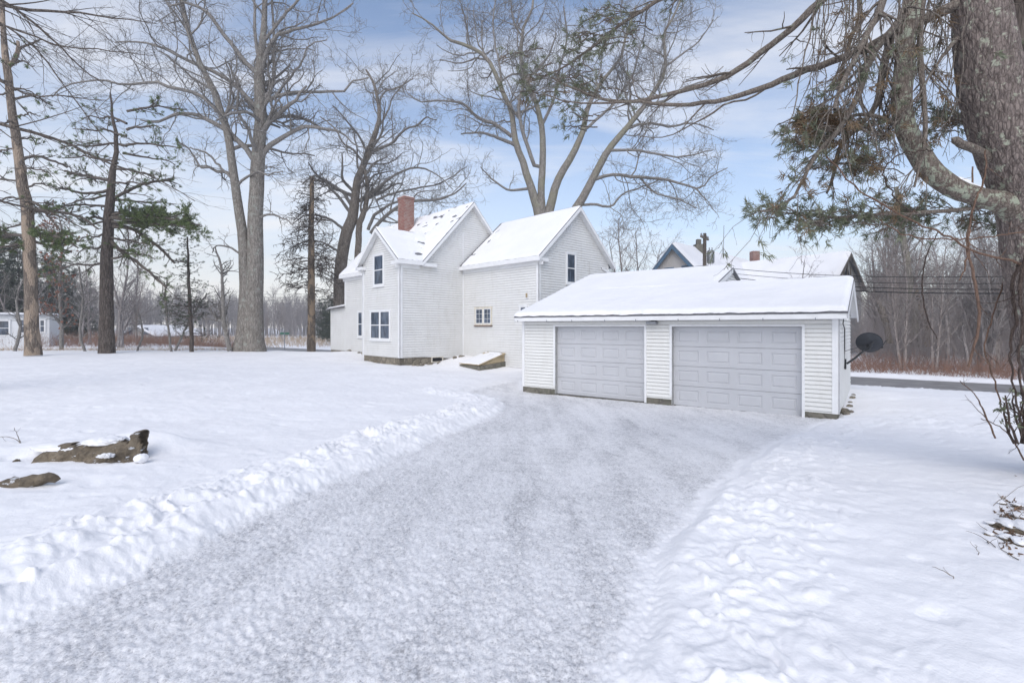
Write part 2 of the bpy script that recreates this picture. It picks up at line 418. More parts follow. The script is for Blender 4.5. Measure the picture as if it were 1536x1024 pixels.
def ground_full(x, y):
    z = base_h(x, y)
    r = np.hypot(x, y)
    near = sstep(60, 25, r)
    wob = .10 * fbm(x * 1.3, y * 1.3, 5, 3)
    d = pl_dist(x, y, POLY, True); ins = inside(x, y, POLY); sd = np.where(ins, -d, d) + wob
    dl = pl_dist(x, y, LPL); dr = pl_dist(x, y, RPL)
    out = sstep(-.08, .10, sd)
    # settled snow
    s = .035 * fbm(x * .35, y * .35, 11, 3) + .026 * fbm(x * 1.4, y * 1.4, 12, 3) + .013 * fbm(x * 5, y * 5, 13, 3)
    pits = np.clip(fbm(x * 2.3, y * 2.3, 21, 2) - .38, 0, 1); s -= .09 * pits
    z1 = z + (.06 + s * near) * out
    # berms thrown up by the plough
    wx = x + .12 * pn(x * 2.5, y * 2.5, 36); wy = y + .12 * pn(x * 2.5 + 9, y * 2.5, 38)
    lump = .40 * sstep(-.45, .6, pn(wx * 2.6, wy * 2.6, 31)) + .34 * sstep(-.25, .45, pn(wx * 5.6, wy * 5.6, 33)) + .22 * sstep(-.2, .4, pn(wx * 11, wy * 11, 34)) + .11 * pn(wx * 19, wy * 19, 35) + .04 * pn(wx * 37, wy * 37, 39)
    lump = lump * (.85 + .5 * pn(x * .8, y * .8, 37)) * (1 + .5 * sstep(.1, .5, pn(x * 1.1, y * 1.1, 30)))
    fadeL = sstep(16.5, 12.5, y) * .9 + .1
    wl = np.exp(-((dl - .62) / .36) ** 2) * (sd > -.05) * fadeL
    z1 = z1 + wl * (.045 + .115 * lump) * out
    w2 = np.exp(-((dl - .12) / .16) ** 2); z1 = z1 + w2 * .05 * (1 + lump) * fadeL * sstep(-.25, .0, sd)
    wr = np.exp(-((dr - .42) / .50) ** 2) * sstep(11.6, 9., y)
    z1 = z1 + wr * (.00 + .052 * lump) * out
    spill = sstep(1.6, .5, np.minimum(dl, dr)) * out * sstep(.35, .7, pn(wx * 8, wy * 8, 44)) * .025; z1 = z1 + spill
    # packed drive: ruts and crumbs
    ca, sa = math.cos(math.radians(38)), math.sin(math.radians(38))
    u = x * ca - y * sa; w = x * sa + y * ca
    ru = .012 * fbm(u * 1.6, w * .35, 41, 3) + .009 * fbm(x * 9, y * 9, 43, 3) + .009 * pn(x * 24, y * 24, 45) + .004 * pn(x * 50, y * 50, 46)
    z1 = z1 + ru * (1 - out) * near
    for bx, by, bh, br in MOUNDS: z1 = z1 + bh * np.exp(-((x - bx) ** 2 + (1.6 * (y - by)) ** 2) / br ** 2)
    # bank by the garage's right corner
    gx = x - 9.0; gy = y - 9.6; z1 = z1 + .10 * np.exp(-(gx ** 2 / 2.2 + gy ** 2 / 3.5)) * (.6 + .6 * lump)
    # roadside
    q = road_q(x, y); rm = sstep(3.6, 2.6, np.abs(q)); z1 = z1 * (1 - rm) + (base_h(x, y) - .01) * rm
    z1 = z1 + .10 * np.exp(-((np.abs(q) - 3.4) / .6) ** 2) * (.6 + lump * .6) * sstep(90, 40, r)
    packed = (1 - sstep(-.30, .14, sd)) * .66 + .34 * (1 - sstep(-.7, -.1, sd))
    dlw = dl + .10 * pn(x * .5, y * .5, 61)
    track = sum(np.exp(-((dlw - c0) / .17) ** 2) for c0 in (.75, 2.35, 1.45, 3.05)) * (.55 + .6 * pn(x * .7, y * .7, 63)) * (1 - out)
    z1 = z1 - .012 * track * near
    wild = sstep(3.5, 9, q) * .9
    return z1, packed, wild, track
def build_ground():
    fine = np.radians(np.arange(-50, 50.01, .125)); rest = np.radians(np.arange(50, 310.01, 2.5))[1:-1]
    ang = np.concatenate([fine, rest]); nA = len(ang)
    r = [.25]
    while r[-1] < 260: r.append(r[-1] * (1.0062 if 1.6 < r[-1] < 45 else (1.03 if r[-1] < 100 else 1.06)))
    r += [400, 700, 1200, 2000]
    r = np.array(r); nR = len(r)
    A, Rr = np.meshgrid(ang, r); X = np.sin(A) * Rr; Y = np.cos(A) * Rr
    Z, pk, wd, tk = ground_full(X, Y)
    Z = np.where(Rr > 300, -3.0, Z)
    V = np.stack([X, Y, Z], -1).reshape(-1, 3)
    i = np.arange(nR - 1)[:, None]; j = np.arange(nA)[None, :]; j2 = (j + 1) % nA
    q = np.stack([i * nA + j, i * nA + j2, (i + 1) * nA + j2, (i + 1) * nA + j], -1).reshape(-1, 4)[:, ::-1]
    V = np.vstack([V, [[0, 0, float(base_h(0, 0))]]]); pk = np.append(pk.ravel(), 1); wd = np.append(wd.ravel(), 0); tk = np.append(tk.ravel(), 0)
    tr = np.stack([np.full(nA, len(V) - 1), np.arange(nA), (np.arange(nA) + 1) % nA], -1)[:, ::-1]
    qp = pk[q].mean(1); isd = qp > .5
    def part(name, qq, tt, **kw):
        used = np.zeros(len(V), bool); used[qq.ravel()] = True
        if tt is not None: used[tt.ravel()] = True
        mp = np.cumsum(used) - 1
        o = mesh_np(name, V[used], mp[qq], None if tt is None else mp[tt], M['ground'], attrs={'packed': pk[used], 'wild': wd[used], 'track': tk[used]})
        tag(o, kind='structure', **kw); return o
    part('snowy_ground', q[~isd], None)
    part('driveway', q[isd], tr)
build_ground()
def gz(x, y): return float(ground_full(np.array([float(x)]), np.array([float(y)]))[0][0])
def ghit(px, py):
    p = hit(px, py); return np.array([p[0], p[1], gz(p[0], p[1])])
def build_road():
    t = np.arange(-60, 160, 2.); mb = MB(); w = 2.25
    for i in range(len(t) - 1):
        c0 = RC + RD * t[i]; c1 = RC + RD * t[i + 1]
        P = []
        for c, s in ((c0, -w), (c1, -w), (c1, w), (c0, w)):
            p = c + RN * s; P.append((p[0], p[1], float(base_h(p[0], p[1])) + .012))
        mb.poly(P[::-1])
    tag(mb.build('road', M['asphalt']), kind='structure')
build_road()

# ------------------------------------------------------------------ building helpers
def clip_band(poly, z0, z1):
    def half(pts, keep, zc):
        out = []
        for i in range(len(pts)):
            a, b = pts[i], pts[(i + 1) % len(pts)]
            ka, kb = keep(a[1]), keep(b[1])
            if ka: out.append(a)
            if ka != kb:
                t = (zc - a[1]) / (b[1] - a[1]); out.append((a[0] + t * (b[0] - a[0]), zc))
        return out
    p = half(poly, lambda z: z >= z0 - 1e-9, z0)
    return half(p, lambda z: z <= z1 + 1e-9, z1) if len(p) > 2 else []
def clapboard(mb, O, U, Nn, poly, ex=.115, lip=.018, m=0, zorg=0., slot=.0135):
    """poly: convex (u, z) outline; O (x, y), U along, Nn outward. Each course laps an open joint"""
    zs = [p[1] for p in poly]; k = math.floor((min(zs) - zorg) / ex)
    while zorg + k * ex < max(zs):
        z0 = zorg + k * ex; z1 = z0 + ex; k += 1
        def W(u, z, n): p = O + U * u + Nn * n; return (p[0], p[1], z)
        bk_ = clip_band(poly, z0, z0 + slot)
        if len(bk_) > 2:
            mb.poly([W(u, z, -.022) for u, z in bk_], m)
            zb = min(z for u, z in bk_); us = [u for u, z in bk_ if abs(z - zb) < 1e-6]
            if len(us) > 1: mb.poly([W(min(us), zb, .004), W(max(us), zb, .004), W(max(us), zb, -.022), W(min(us), zb, -.022)], m)
        pl = clip_band(poly, z0 + slot, z1)
        if len(pl) < 3: continue
        jit = R_.uniform(-.002, .002)
        mb.poly([W(u, z, (lip + jit) * (1 - (z - z0 - slot) / (ex - slot)) + .004) for u, z in pl], m)
        zb = min(z for u, z in pl); us = [u for u, z in pl if abs(z - zb) < 1e-6]
        if len(us) > 1:
            n0 = (lip + jit) * (1 - (zb - z0 - slot) / (ex - slot)) + .004
            mb.poly([W(min(us), zb, n0), W(max(us), zb, n0), W(max(us), zb, -.022), W(min(us), zb, -.022)], m)
def wbox(mb, O, U, Nn, u0, u1, z0, z1, n0, n1, m=0):
    p = O + U * u0 + Nn * n0
    mb.box((p[0], p[1], z0), v3(U * (u1 - u0)), v3(Nn * (n1 - n0)), (0, 0, z1 - z0), m)
def split_build(mb, name, mat, parent):
    for i in range(0, len(mb.f), 6):
        q = MB(); v0 = min(min(f) for f in mb.f[i:i + 6]); q.v = mb.v[v0:v0 + 8]; q.f = [[k - v0 for k in f] for f in mb.f[i:i + 6]]; q.m = [0] * 6
        q.build(name, mat, parent)
def window(parent, O, U, Nn, u0, u1, z0, z1, sashes=1, rails=True, trim='trim', grid=None, sill=None, curtain=False, name='window'):
    fr = MB(); w = .075
    wbox(fr, O, U, Nn, u0 - w, u0, z0, z1, .0, .055); wbox(fr, O, U, Nn, u1, u1 + w, z0, z1, .0, .055)
    wbox(fr, O, U, Nn, u0 - w - .02, u1 + w + .02, z1, z1 + w + .02, .0, .062); wbox(fr, O, U, Nn, u0 - w, u1 + w, z0 - w, z0, .0, .058)
    W = (u1 - u0) / sashes
    for k in range(1, sashes): wbox(fr, O, U, Nn, u0 + k * W - .04, u0 + k * W + .04, z0, z1, .0, .053)
    f = fr.build(name, M[trim], parent, bevel=.004)
    sh = MB(); pn_ = MB()
    for k in range(sashes):
        a = u0 + k * W + (.04 if k else 0); b = u0 + (k + 1) * W - (.04 if k < sashes - 1 else 0)
        t = .035
        wbox(sh, O, U, Nn, a, a + t, z0, z1, .0, .046); wbox(sh, O, U, Nn, b - t, b, z0, z1, .0, .046)
        wbox(sh, O, U, Nn, a + t, b - t, z0, z0 + t, .0, .046); wbox(sh, O, U, Nn, a + t, b - t, z1 - t, z1, .0, .046)
        if rails: wbox(sh, O, U, Nn, a + t, b - t, (z0 + z1) / 2 - .022, (z0 + z1) / 2 + .022, .0, .050)
        if grid:
            for i in range(1, grid[0]):
                uu = a + t + (b - a - 2 * t) * i / grid[0]; wbox(sh, O, U, Nn, uu - .006, uu + .006, z0 + t, z1 - t, .0, .037)
            for i in range(1, grid[1]):
                zz = z0 + (z1 - z0) * i / grid[1]; wbox(sh, O, U, Nn, a + t, b - t, zz - .006, zz + .006, .0, .0355)
        if curtain:
            if True:
                q = [(a + t, z0 + t), (b - t, z0 + t), (b - t, (z0 + z1) / 2 - .02), (a + t, (z0 + z1) / 2 - .02)]
        wbox(pn_, O, U, Nn, a + t * .5, b - t * .5, z0 + t * .5, z1 - t * .5, .024, .031)
    sh.build('sash', M['trim'], f); pn_.build('pane', M['glass'], f)
    if sill:
        sl = MB(); wbox(sl, O, U, Nn, u0 - w - .03, u1 + w + .03, z0 - w - .05, z0 - w, .0, .085); sl.build('sill', M[sill], f)
    return f
def snow_sheet(name, c, parent, th=.08, nu=60, nv=40, bare=None, seed=0, rnd=.12, amp=.3, over=.03):
    """c: four corners p00 (u0,v0 = eave start), p10 (eave end), p11 (ridge end), p01 (ridge start)"""
    c = [np.asarray(p, float) for p in c]
    nrm = np.cross(c[1] - c[0], c[3] - c[0]); nrm /= np.linalg.norm(nrm)
    if nrm[2] < 0: nrm = -nrm
    LU = np.linalg.norm(c[1] - c[0]); LV = np.linalg.norm(c[3] - c[0])
    u = np.linspace(0, 1, nu)[None, :, None]; v = np.linspace(0, 1, nv)[:, None, None]
    P = (c[0] * (1 - u) + c[1] * u) * (1 - v) + (c[3] * (1 - u) + c[2] * u) * v
    U = u[..., 0] * LU + 0 * v[..., 0]; Vv = v[..., 0] * LV + 0 * u[..., 0]
    de = np.minimum(np.minimum(U, LU - U), Vv + 0)
    e = np.sqrt(np.clip(1 - (1 - np.clip(de / rnd, 0, 1)) ** 2, 0, 1))
    T = th * e * (1 + amp * fbm(U * .9, Vv * .9, seed, 3) + .35 * amp * fbm(U * 4, Vv * 4, seed + 3, 2))
    if bare is not None: T = T - bare(U, Vv, LU, LV)
    T = np.maximum(T, -.02)
    vd = (c[3] - c[0]) / LV; lipn = over * (fbm(U[0] * 2.2, U[0] * 0 + seed, seed + 8, 3) + .3)
    P = P - vd * (lipn[None, :, None] * np.clip(1 - Vv / .25, 0, 1)[..., None]); P[..., 2] -= (np.clip(lipn, 0, 1)[None, :] * .35 * np.clip(1 - Vv / .06, 0, 1))
    P = P + nrm * (T[..., None] + .004)
    V = P.reshape(-1, 3)
    i = np.arange(nv - 1)[:, None]; j = np.arange(nu - 1)[None, :]
    q = np.stack([i * nu + j, i * nu + j + 1, (i + 1) * nu + j + 1, (i + 1) * nu + j], -1).reshape(-1, 4)
    if np.cross(c[1] - c[0], c[3] - c[0])[2] < 0: q = q[:, ::-1]
    return mesh_np(name, V, q, None, M['roof_snow'], parent)
def roof_slab(mb, c, th=.10, m=0):
    c = [np.asarray(p, float) for p in c]; d = np.array([0, 0, -th])
    mb.hexa([c[0] + d, c[1] + d, c[2] + d, c[3] + d, c[0], c[1], c[2], c[3]], m)
def board(mb, a, b, w, th, nrm, m=0, up=(0, 0, 1)):
    """plank from a to b hanging w below the line, th thick along nrm"""
    a = np.asarray(a, float); b = np.asarray(b, float); nrm = np.asarray(nrm, float)
    mb.box(a, b - a, nrm * th, np.array([0, 0, -w]), m)

# ------------------------------------------------------------------ the farmhouse
def build_house():
    root = thing('farmhouse', HP(3, 3, -.1), 'white clapboard farmhouse with two steep snowy gables and brick chimney, behind the garage', 'house')
    S = MB(); zo = .19
    nA = -HB       # outward normal of fronts (towards the camera's left)
    nG = -HA       # outward normal of gable ends (towards the camera's right)
    P2 = lambda s, t: HO + HB * s + HA * t
    ez = 4.78; wingz = -.30; BW = 3.62; sF = 1.34; ridge_s = 4.22; rz = 8.16; sBk = 2 * ridge_s - sF; tE = 8.56
    k = (rz - ez) / (ridge_s - (sF - .28))
    def zr(s): return ez + k * (s - (sF - .28)) if s < ridge_s else rz - k * (s - ridge_s)
    # bay
    bz = 6.52; bk = (bz - ez) / (BW / 2 + .28)
    def zb(t): return bz - bk * abs(t - BW / 2)
    u = .045
    clapboard(S, P2(0, 0), HA, nA, [(0, zo), (BW, zo), (BW, zb(BW) - u), (BW / 2, bz - u), (0, zb(0) - u)])
    clapboard(S, P2(0, 0), HB, nG, [(0, zo), (sF, zo), (sF, ez - .02), (0, zb(0) - u)])
    clapboard(S, P2(0, BW), HB, -nG, [(0, zo), (sF, zo), (sF, ez - .02), (0, zb(BW) - u)])
    # main block: gable end flush with the bay side, front wall to the left of the bay, rear, far end
    clapboard(S, P2(0, 0), HB, nG, [(sF, zo), (sBk, wingz), (sBk, zr(sBk) - u), (ridge_s, rz - u), (sF, zr(sF) - u)])
    clapboard(S, P2(sF, BW), HA, nA, [(0, zo), (tE - BW, zo), (tE - BW, ez + .1), (0, ez + .1)])
    clapboard(S, P2(0, tE), HB, -nG, [(sF, zo), (sBk, zo), (sBk, zr(sBk) - u), (ridge_s, rz - u), (sF, zr(sF) - u)])
    clapboard(S, P2(sBk, 0), HA, -nA, [(0, zo), (tE, zo), (tE, ez), (0, ez)])
    # wing
    w0 = 3.73; wl = 5.35; wS = w0 + 5.2; wr = w0 + 2.6; wz = 7.36; wez = 4.74
    wk = (wz - wez) / (2.6 + .28)
    def zw(s): return wz - wk * abs(s - wr)
    WE = P2(w0, -wl)
    clapboard(S, P2(w0, 0), -HA, nA, [(0, wingz), (wl, wingz), (wl, wez + .1), (0, wez + .1)])
    clapboard(S, P2(0, -wl), HB, nG, [(w0, wingz), (wS, wingz), (wS, zw(wS) - u), (wr, wz - u), (w0, zw(w0) - u)])
    clapboard(S, P2(wS, 0), -HA, -nA, [(0, wingz), (wl, wingz), (wl, wez), (0, wez)])
    # lean-to at the far left
    lt = 2.15; lz = 2.85
    clapboard(S, P2(sF + .02, tE), HA, nA, [(0, zo), (lt, zo), (lt, lz - .1), (0, lz)])
    clapboard(S, P2(0, tE + lt), HB, -nG, [(sF + .02, zo), (sBk - 1, zo), (sBk - 1, lz + .8), (sF + .02, lz - .1)])
    # rear addition past the wing's gable
    ra0 = w0 + 3.6; ra1 = w0 + 6.6
    raz = 4.86
    clapboard(S, P2(0, -wl) + nG * .03, HB, nG, [(ra0, wingz), (ra1, wingz), (ra1, raz - 0.80), (ra0, raz)])
    wall = S.build('wall', M['siding'], root)
    # foundation
    Fd = MB()
    def fb(s, t, U, L, Nn, z0=-.8, z1=zo - .004):
        wbox(Fd, P2(s, t), U, Nn, .03, L - .03, z0, z1, -.25, -.03)
    fb(0, 0, HA, BW, nA); fb(0, 0, HB, w0, nG); fb(sF, BW, HA, tE - BW + lt, nA); fb(w0, 0, -HA, wl, nA, -.8, wingz + .1)
    Fd.build('foundation', M['stone'], root)
    # cellar window in the foundation
    cw = MB(); O_ = P2(0, 0); ux0 = 1.75; ux1 = 2.45
    wbox(cw, O_, HB, nG, ux0, ux1, -.10, -.06, -.04, .02); wbox(cw, O_, HB, nG, ux0, ux1, .13, .17, -.04, .02)
    wbox(cw, O_, HB, nG, ux0, ux0 + .05, -.06, .13, -.04, .02); wbox(cw, O_, HB, nG, ux1 - .05, ux1, -.06, .13, -.04, .02)
    cwo = cw.build('cellar_window', M['tan_trim'], root)
    cp_ = MB(); wbox(cp_, O_, HB, nG, ux0 + .05, ux1 - .05, -.06, .13, -.04, -.015); cp_.build('pane', M['dark_void'], cwo)
    # trim
    T = MB()
    cb = .11
    def corner(P, Ua, Na, Ub, Nb, z0, z1):
        wbox(T, P, Ua, Na, -.042, cb, z0, z1, .0, .040); wbox(T, P, Ub, Nb, -.040, cb, z0, z1, .0, .042)
    corner(P2(0, 0), HA, nA, HB, nG, zo, ez - .12)
    corner(P2(0, BW), -HA, nA, HB, -nG, zo, ez - .12)
    corner(P2(w0, -wl), HA, nA, HB, nG, wingz, wez - .12)
    corner(P2(sF, tE), -HA, nA, HB, -nG, lz, ez - .12)
    wbox(T, P2(w0, 0), -HA, nA, .0, .06, wingz, wez - .1, .0, .03)
    wbox(T, P2(w0, 0), -HB, nG, .0, .05, zo, zr(w0) - 1.1, .0, .03)
    wbox(T, P2(sF, BW), HA, nA, .0, .06, zo, ez - .1, .0, .03)
    wbox(T, P2(sF + .02, tE), HA, nA, .0, .05, zo, lz - .05, .0, .03)
    wbox(T, P2(wS, -wl), -HB, nG, .0, .09, zw(wS) - 1.0, zw(wS) - .25, .0, .034)
    split_build(T, 'corner_board', M['trim'], root)
    # roofs
    Rf = MB(); Bd = MB(); ov = .30; go = .28
    def slope_pair(name_snow, A0, A1, sdir, sC, half, ztop, kk, hull_bare=None, th=.04, seeds=1, both=True):
        pass
    # main roof
    def main(s, t, z): p = P2(s, t); return np.array([p[0], p[1], z])
    s0 = sF - .28; t0 = -go; t1 = tE + go
    cF = [main(s0, t0, ez), main(s0, t1, ez), main(ridge_s, t1, rz), main(ridge_s, t0, rz)]
    s9 = 2 * ridge_s - s0
    cBk = [main(s9, t1, ez), main(s9, t0, ez), main(ridge_s, t0, rz), main(ridge_s, t1, rz)]
    # the front slope is cut where the bay's roof covers it only near the bay, it simply runs under it
    roof_slab(Rf, cF); roof_slab(Rf, cBk)
    # bay roof (ridge runs in along HB)
    sb0 = -go; s_in = s0 + (bz - ez) / k + .02
    bL0 = BW / 2 - (BW / 2 + .28); bR = BW + .28
    cbA = [main(sb0, bL0, ez), main(s0 + .0, bL0, ez), main(s_in, BW / 2, bz), main(sb0, BW / 2, bz)]
    cbB = [main(s0 + .0, bR, ez), main(sb0, bR, ez), main(sb0, BW / 2, bz), main(s_in, BW / 2, bz)]
    roof_slab(Rf, cbA); roof_slab(Rf, cbB)
    # wing roof
    w_0 = w0 - .28; w_9 = wr * 2 - w_0
    wt0 = -wl - go
    cW = [main(w_0, wt0, wez), main(w_0, -.005, wez), main(wr, -.005, wz), main(wr, wt0, wz)]
    cW2 = [main(w_9, -.005, wez), main(w_9, wt0, wez), main(wr, wt0, wz), main(wr, -.005, wz)]
    roof_slab(Rf, cW); roof_slab(Rf, cW2)
    # rear addition roof, lean-to roof
    cR = [main(ra1 + .2, 1, raz - 0.80 - .06), main(ra1 + .2, -wl - .12, raz - 0.80 - .06), main(ra0 + .95, -wl - .07, raz - .235), main(ra0 + .95, 1, raz - .235)]
    roof_slab(Rf, cR, .07)
    cL = [main(sF - .2, tE + .0, lz + .06), main(sF - .2, tE + lt + .2, lz - .06), main(sBk - 1, tE + lt + .2, lz + .9), main(sBk - 1, tE, lz + 1.0)]
    roof_slab(Rf, cL, .07)
    roof = Rf.build('roof', M['shingle'], root)
    # white barge boards and eaves
    def barge(a, b, out, w=.17): board(Bd, np.asarray(a) + np.array([0, 0, -.05]) + out * .002, np.asarray(b) + np.array([0, 0, -.05]) + out * .002, w, .028, out)
    def soffit(a, b, inw, d=.27, z=-.2):
        a = np.asarray(a, float); b = np.asarray(b, float)
        Bd.box(a + np.array([0, 0, z]), b - a, inw * d, (0, 0, .03))
    oG = v3(nG); oA = v3(nA)
    barge(cF[0], cF[3], oG); barge(cBk[1], cBk[2], oG); barge(cF[1], cF[2], -oG)
    barge(cbA[0], cbA[3], oA); barge(cbB[1], cbB[2], oA)
    barge(cW[0], cW[3], oG); barge(cW2[1], cW2[2], oG)
    def under(a, b, inw, d):    # sloping soffit board behind a barge
        a = np.asarray(a, float); b = np.asarray(b, float); Bd.box(a + np.array([0, 0, -.135]), b - a, inw * d, (0, 0, .02))
    under(cF[0], cF[3], -oG, go - .01); under(cBk[1], cBk[2], -oG, go - .01); under(cbA[0], cbA[3], -oA, go - .01); under(cbB[1], cbB[2], -oA, go - .01)
    under(cW[0], cW[3], -oG, go - .01); under(cW2[1], cW2[2], -oG, go - .01)
    def fascia(a, b, out, w=.19): board(Bd, np.asarray(a) + np.array([0, 0, -.02]) - out * .0, np.asarray(b) + np.array([0, 0, -.02]), w, -.028, -out * 1.)
    # eaves
    for a, b, out in ((cbA[0], cbA[1], oG), (cbB[1], cbB[0], -oG), (main(s0, BW + .2, ez), cF[1], oA), (cW[0], cW[1], oA)):
        a = np.asarray(a, float); b = np.asarray(b, float)
        Bd.box(a + np.array([0, 0, -.20]) + out * .003, b - a, -out * .03, (0, 0, .19))
        Bd.box(a + np.array([0, 0, -.19]), b - a, -out * .28, (0, 0, .02))
        Bd.box(a + np.array([0, 0, -.36]) - out * .28, b - a, out * .03, (0, 0, .19))
    Bd.box(cR[1] + np.array([0, 0, -.10]) + oG * .002, cR[2] - cR[1], oG * .022, (0, 0, .125))
    # cornice returns on gable ends
    for (s, t, dirv, outv) in ((0 - go, 0 - .26, HA * .62, nA), (0 - go, BW + .26, -HA * .62, nA), (w0 - .26, -wl - go, HB * .62, nG), (sF - .2, -go, HB * .75, nG)):
        p = P2(s, t); zt = (ez if s < 3 else wez) - .02
        inn = v3(-outv) * .28
        Bd.box((p[0], p[1], zt - .2), v3(dirv), inn, (0, 0, .15))
    Bd.build('eave_trim', M['trim'], roof)
    # snow on the roofs, thin, with shingles showing through
    def bare_main(U, V, LU, LV):
        n1 = fbm(U * 1.1, V * 2.6, 70, 4)
        return .056 * sstep(.0, .36, n1) * (.5 + .5 * sstep(.1, .8, V / LV)) + .06 * sstep(.05, .0, LV - V)
    def bare_bay(U, V, LU, LV):
        n1 = fbm(U * 1.9, V * 2.4, 75, 4)
        return .057 * sstep(-.10, .28, n1) * sstep(.3, 1.2, U)
    def bare_wing(U, V, LU, LV):
        n1 = fbm(U * 1.3, V * 1.5, 79, 4); d = LU - U
        return .07 * sstep(.26, .12, d + .03 * n1) + .06 * sstep(.15, .4, n1) * sstep(2.2, .3, d) + .06 * sstep(.06, .0, LV - V)
    snow_sheet('roof_snow', [cF[0], cF[1], cF[2], cF[3]], roof, .045, 200, 90, bare_main, 3, .08)
    snow_sheet('roof_snow', [cbA[0], cbA[1], cbA[2], cbA[3]], roof, .045, 90, 60, bare_bay, 5, .08)
    snow_sheet('roof_snow', [cbB[0], cbB[1], cbB[2], cbB[3]], roof, .05, 40, 40, None, 8, .08)
    snow_sheet('roof_snow', [cW[0], cW[1], cW[2], cW[3]], roof, .05, 160, 80, bare_wing, 9, .08)
    for c_ in (cBk, cW2): snow_sheet('roof_snow', c_, roof, .05, 60, 40, None, 19, .08)
    snow_sheet('roof_snow', [cL[0], cL[1], cL[2], cL[3]], roof, .07, 30, 30, None, 12)
    snow_sheet('roof_snow', [cR[0], cR[1], cR[2], cR[3]], roof, .09, 30, 30, None, 14)
    # brick chimney and its cap of snow
    c = P2(3.2, 4.67); h = .33; ch = MB(); q = [(c[0], c[1])]
    def ring(hh, z): return [np.array([*(c + HB * a * hh + HA * b * hh), z]) for a, b in ((-1, -1), (1, -1), (1, 1), (-1, 1))]
    ch.hexa(ring(h, 6.6) + ring(h, 9.0)); ch.hexa(ring(h + .035, 9.0) + ring(h + .035, 9.12))
    cho = ch.build('chimney', M['brick'], roof)
    cs = MB(); cs.hexa(ring(h + .03, 9.121) + ring(h - .07, 9.20)); cs.build('snow_cap', M['roof_snow'], cho, bevel=.02)
    # windows
    def uof(P, U, px):      # distance along a wall line at which a photo column meets it
        r = (px - CX) / F; return (r * P[1] - P[0]) / (U[0] - r * U[1])
    def zof(P, U, u_, py): Y = P[1] + U[1] * u_; return EYE + (HY - py) / F * Y
    def win(P, U, Nn, x0, x1, y0, y1, **kw):
        a, b = sorted((uof(P, U, x0), uof(P, U, x1))); m = (a + b) / 2
        return window(root, P, U, Nn, a, b, zof(P, U, m, y1), zof(P, U, m, y0), **kw)
    win(P2(0, 0), HA, nA, 562, 575.5, 383, 427, sill='trim')
    win(P2(0, 0), HA, nA, 557, 585, 467, 508, sashes=2, sill='trim')
    win(P2(sF, 0), HA, nA, 538, 544, 468, 504, sill='trim')
    win(P2(w0, 0), -HA, nA, 714.5, 737, 463, 485.5, sashes=2, rails=False, grid=(2, 3), trim='tan_trim', sill='brown_trim')
    win(P2(w0, 0), -HA, nA, 781, 789.5, 460, 476, trim='trim')
    win(P2(0, -wl), HB, nG, 850, 862, 381, 424, sill='trim')
    # gable louvre
    lv = MB(); a = uof(P2(0, -wl), HB, 850); O_ = P2(0, -wl)
    wbox(lv, O_, HB, nG, a, a + .04, 6.05, 6.5, .0, .05); wbox(lv, O_, HB, nG, a + .27, a + .31, 6.05, 6.5, .0, .05)
    wbox(lv, O_, HB, nG, a + .04, a + .27, 6.05, 6.09, .0, .05); wbox(lv, O_, HB, nG, a + .04, a + .27, 6.46, 6.5, .0, .05)
    for i in range(6): wbox(lv, O_, HB, nG, a + .04, a + .27, 6.10 + i * .06, 6.135 + i * .06, .0, .035)
    lv.build('louvre', M['trim'], root)
    # little utility box on the wing
    ub = MB(); P = P2(w0, 0); a = uof(P, -HA, 791)
    z_ = zof(P, -HA, a, 443); wbox(ub, P, -HA, nA, a - .07, a + .09, z_ - .14, z_ + .14, .0, .05); wbox(ub, P, -HA, nA, a - .04, a + .0, z_ - .1, z_ + .1, .05, .075, 1)
    wbox(ub, P, -HA, nA, a + .025, a + .06, z_ - .1, z_ + .1, .05, .075, 1); ub.build('outlet_box', [M['trim'], M['plywood']], root)
    # thin downpipe beside the bay
    dp = MB(); p = P2(-.02, BW + .04); dp.tube([(p[0], p[1], .2), (p[0], p[1], ez - .2)], .022); dp.build('downpipe', M['trim'], root)
    # bulkhead cellar door: wedge against the wing wall
    bk_ = thing('cellar_bulkhead', HP(w0 - .8, -2.5, -.2), 'sloping snow dusted cellar bulkhead of worn plywood against the house wing', 'cellar door')
    u0, u1, d = 1.79, 3.23, 1.63
    def BP(uu, dd, z): p = P2(w0, 0) - HA * uu - HB * dd; return np.array([p[0], p[1], z])
    b = MB(); b.hexa([BP(u0, 0.02, -.6), BP(u1, 0.02, -.6), BP(u1, d, -.6), BP(u0, d, -.6), BP(u0, 0.02, .02), BP(u1, 0.02, .02), BP(u1, d, -.12), BP(u0, d, -.12)])
    b.build('footing', M['concrete'], bk_)
    b = MB(); e = .06
    b.prism([BP(u0 + e, .03, .02), BP(u0 + e, d - e, -.118), BP(u0 + e, .03, .36)], v3(-HA) * (u1 - u0 - 2 * e)); b.build('side_panel', M['plywood'], bk_)
    b = MB(); b.hexa([BP(u0, .02, .365), BP(u1, .02, .365), BP(u1, d + .02, -.085), BP(u0, d + .02, -.085), BP(u0, .02, .415), BP(u1, .02, .415), BP(u1, d + .02, -.045), BP(u0, d + .02, -.045)])
    hd = b.build('hatch', M['plywood'], bk_)
    snow_sheet('hatch_snow', [BP(u1 - .03, d, -.04), BP(u0 + .03, d, -.04), BP(u0 + .03, .05, .41), BP(u1 - .03, .05, .41)], hd, .03, 50, 50,
               lambda U, V, LU, LV: .05 * sstep(-.05, .2, fbm(U * 3, V * 3, 91, 3)) * sstep(.9, 1.5, V), 17, .06)
build_house()

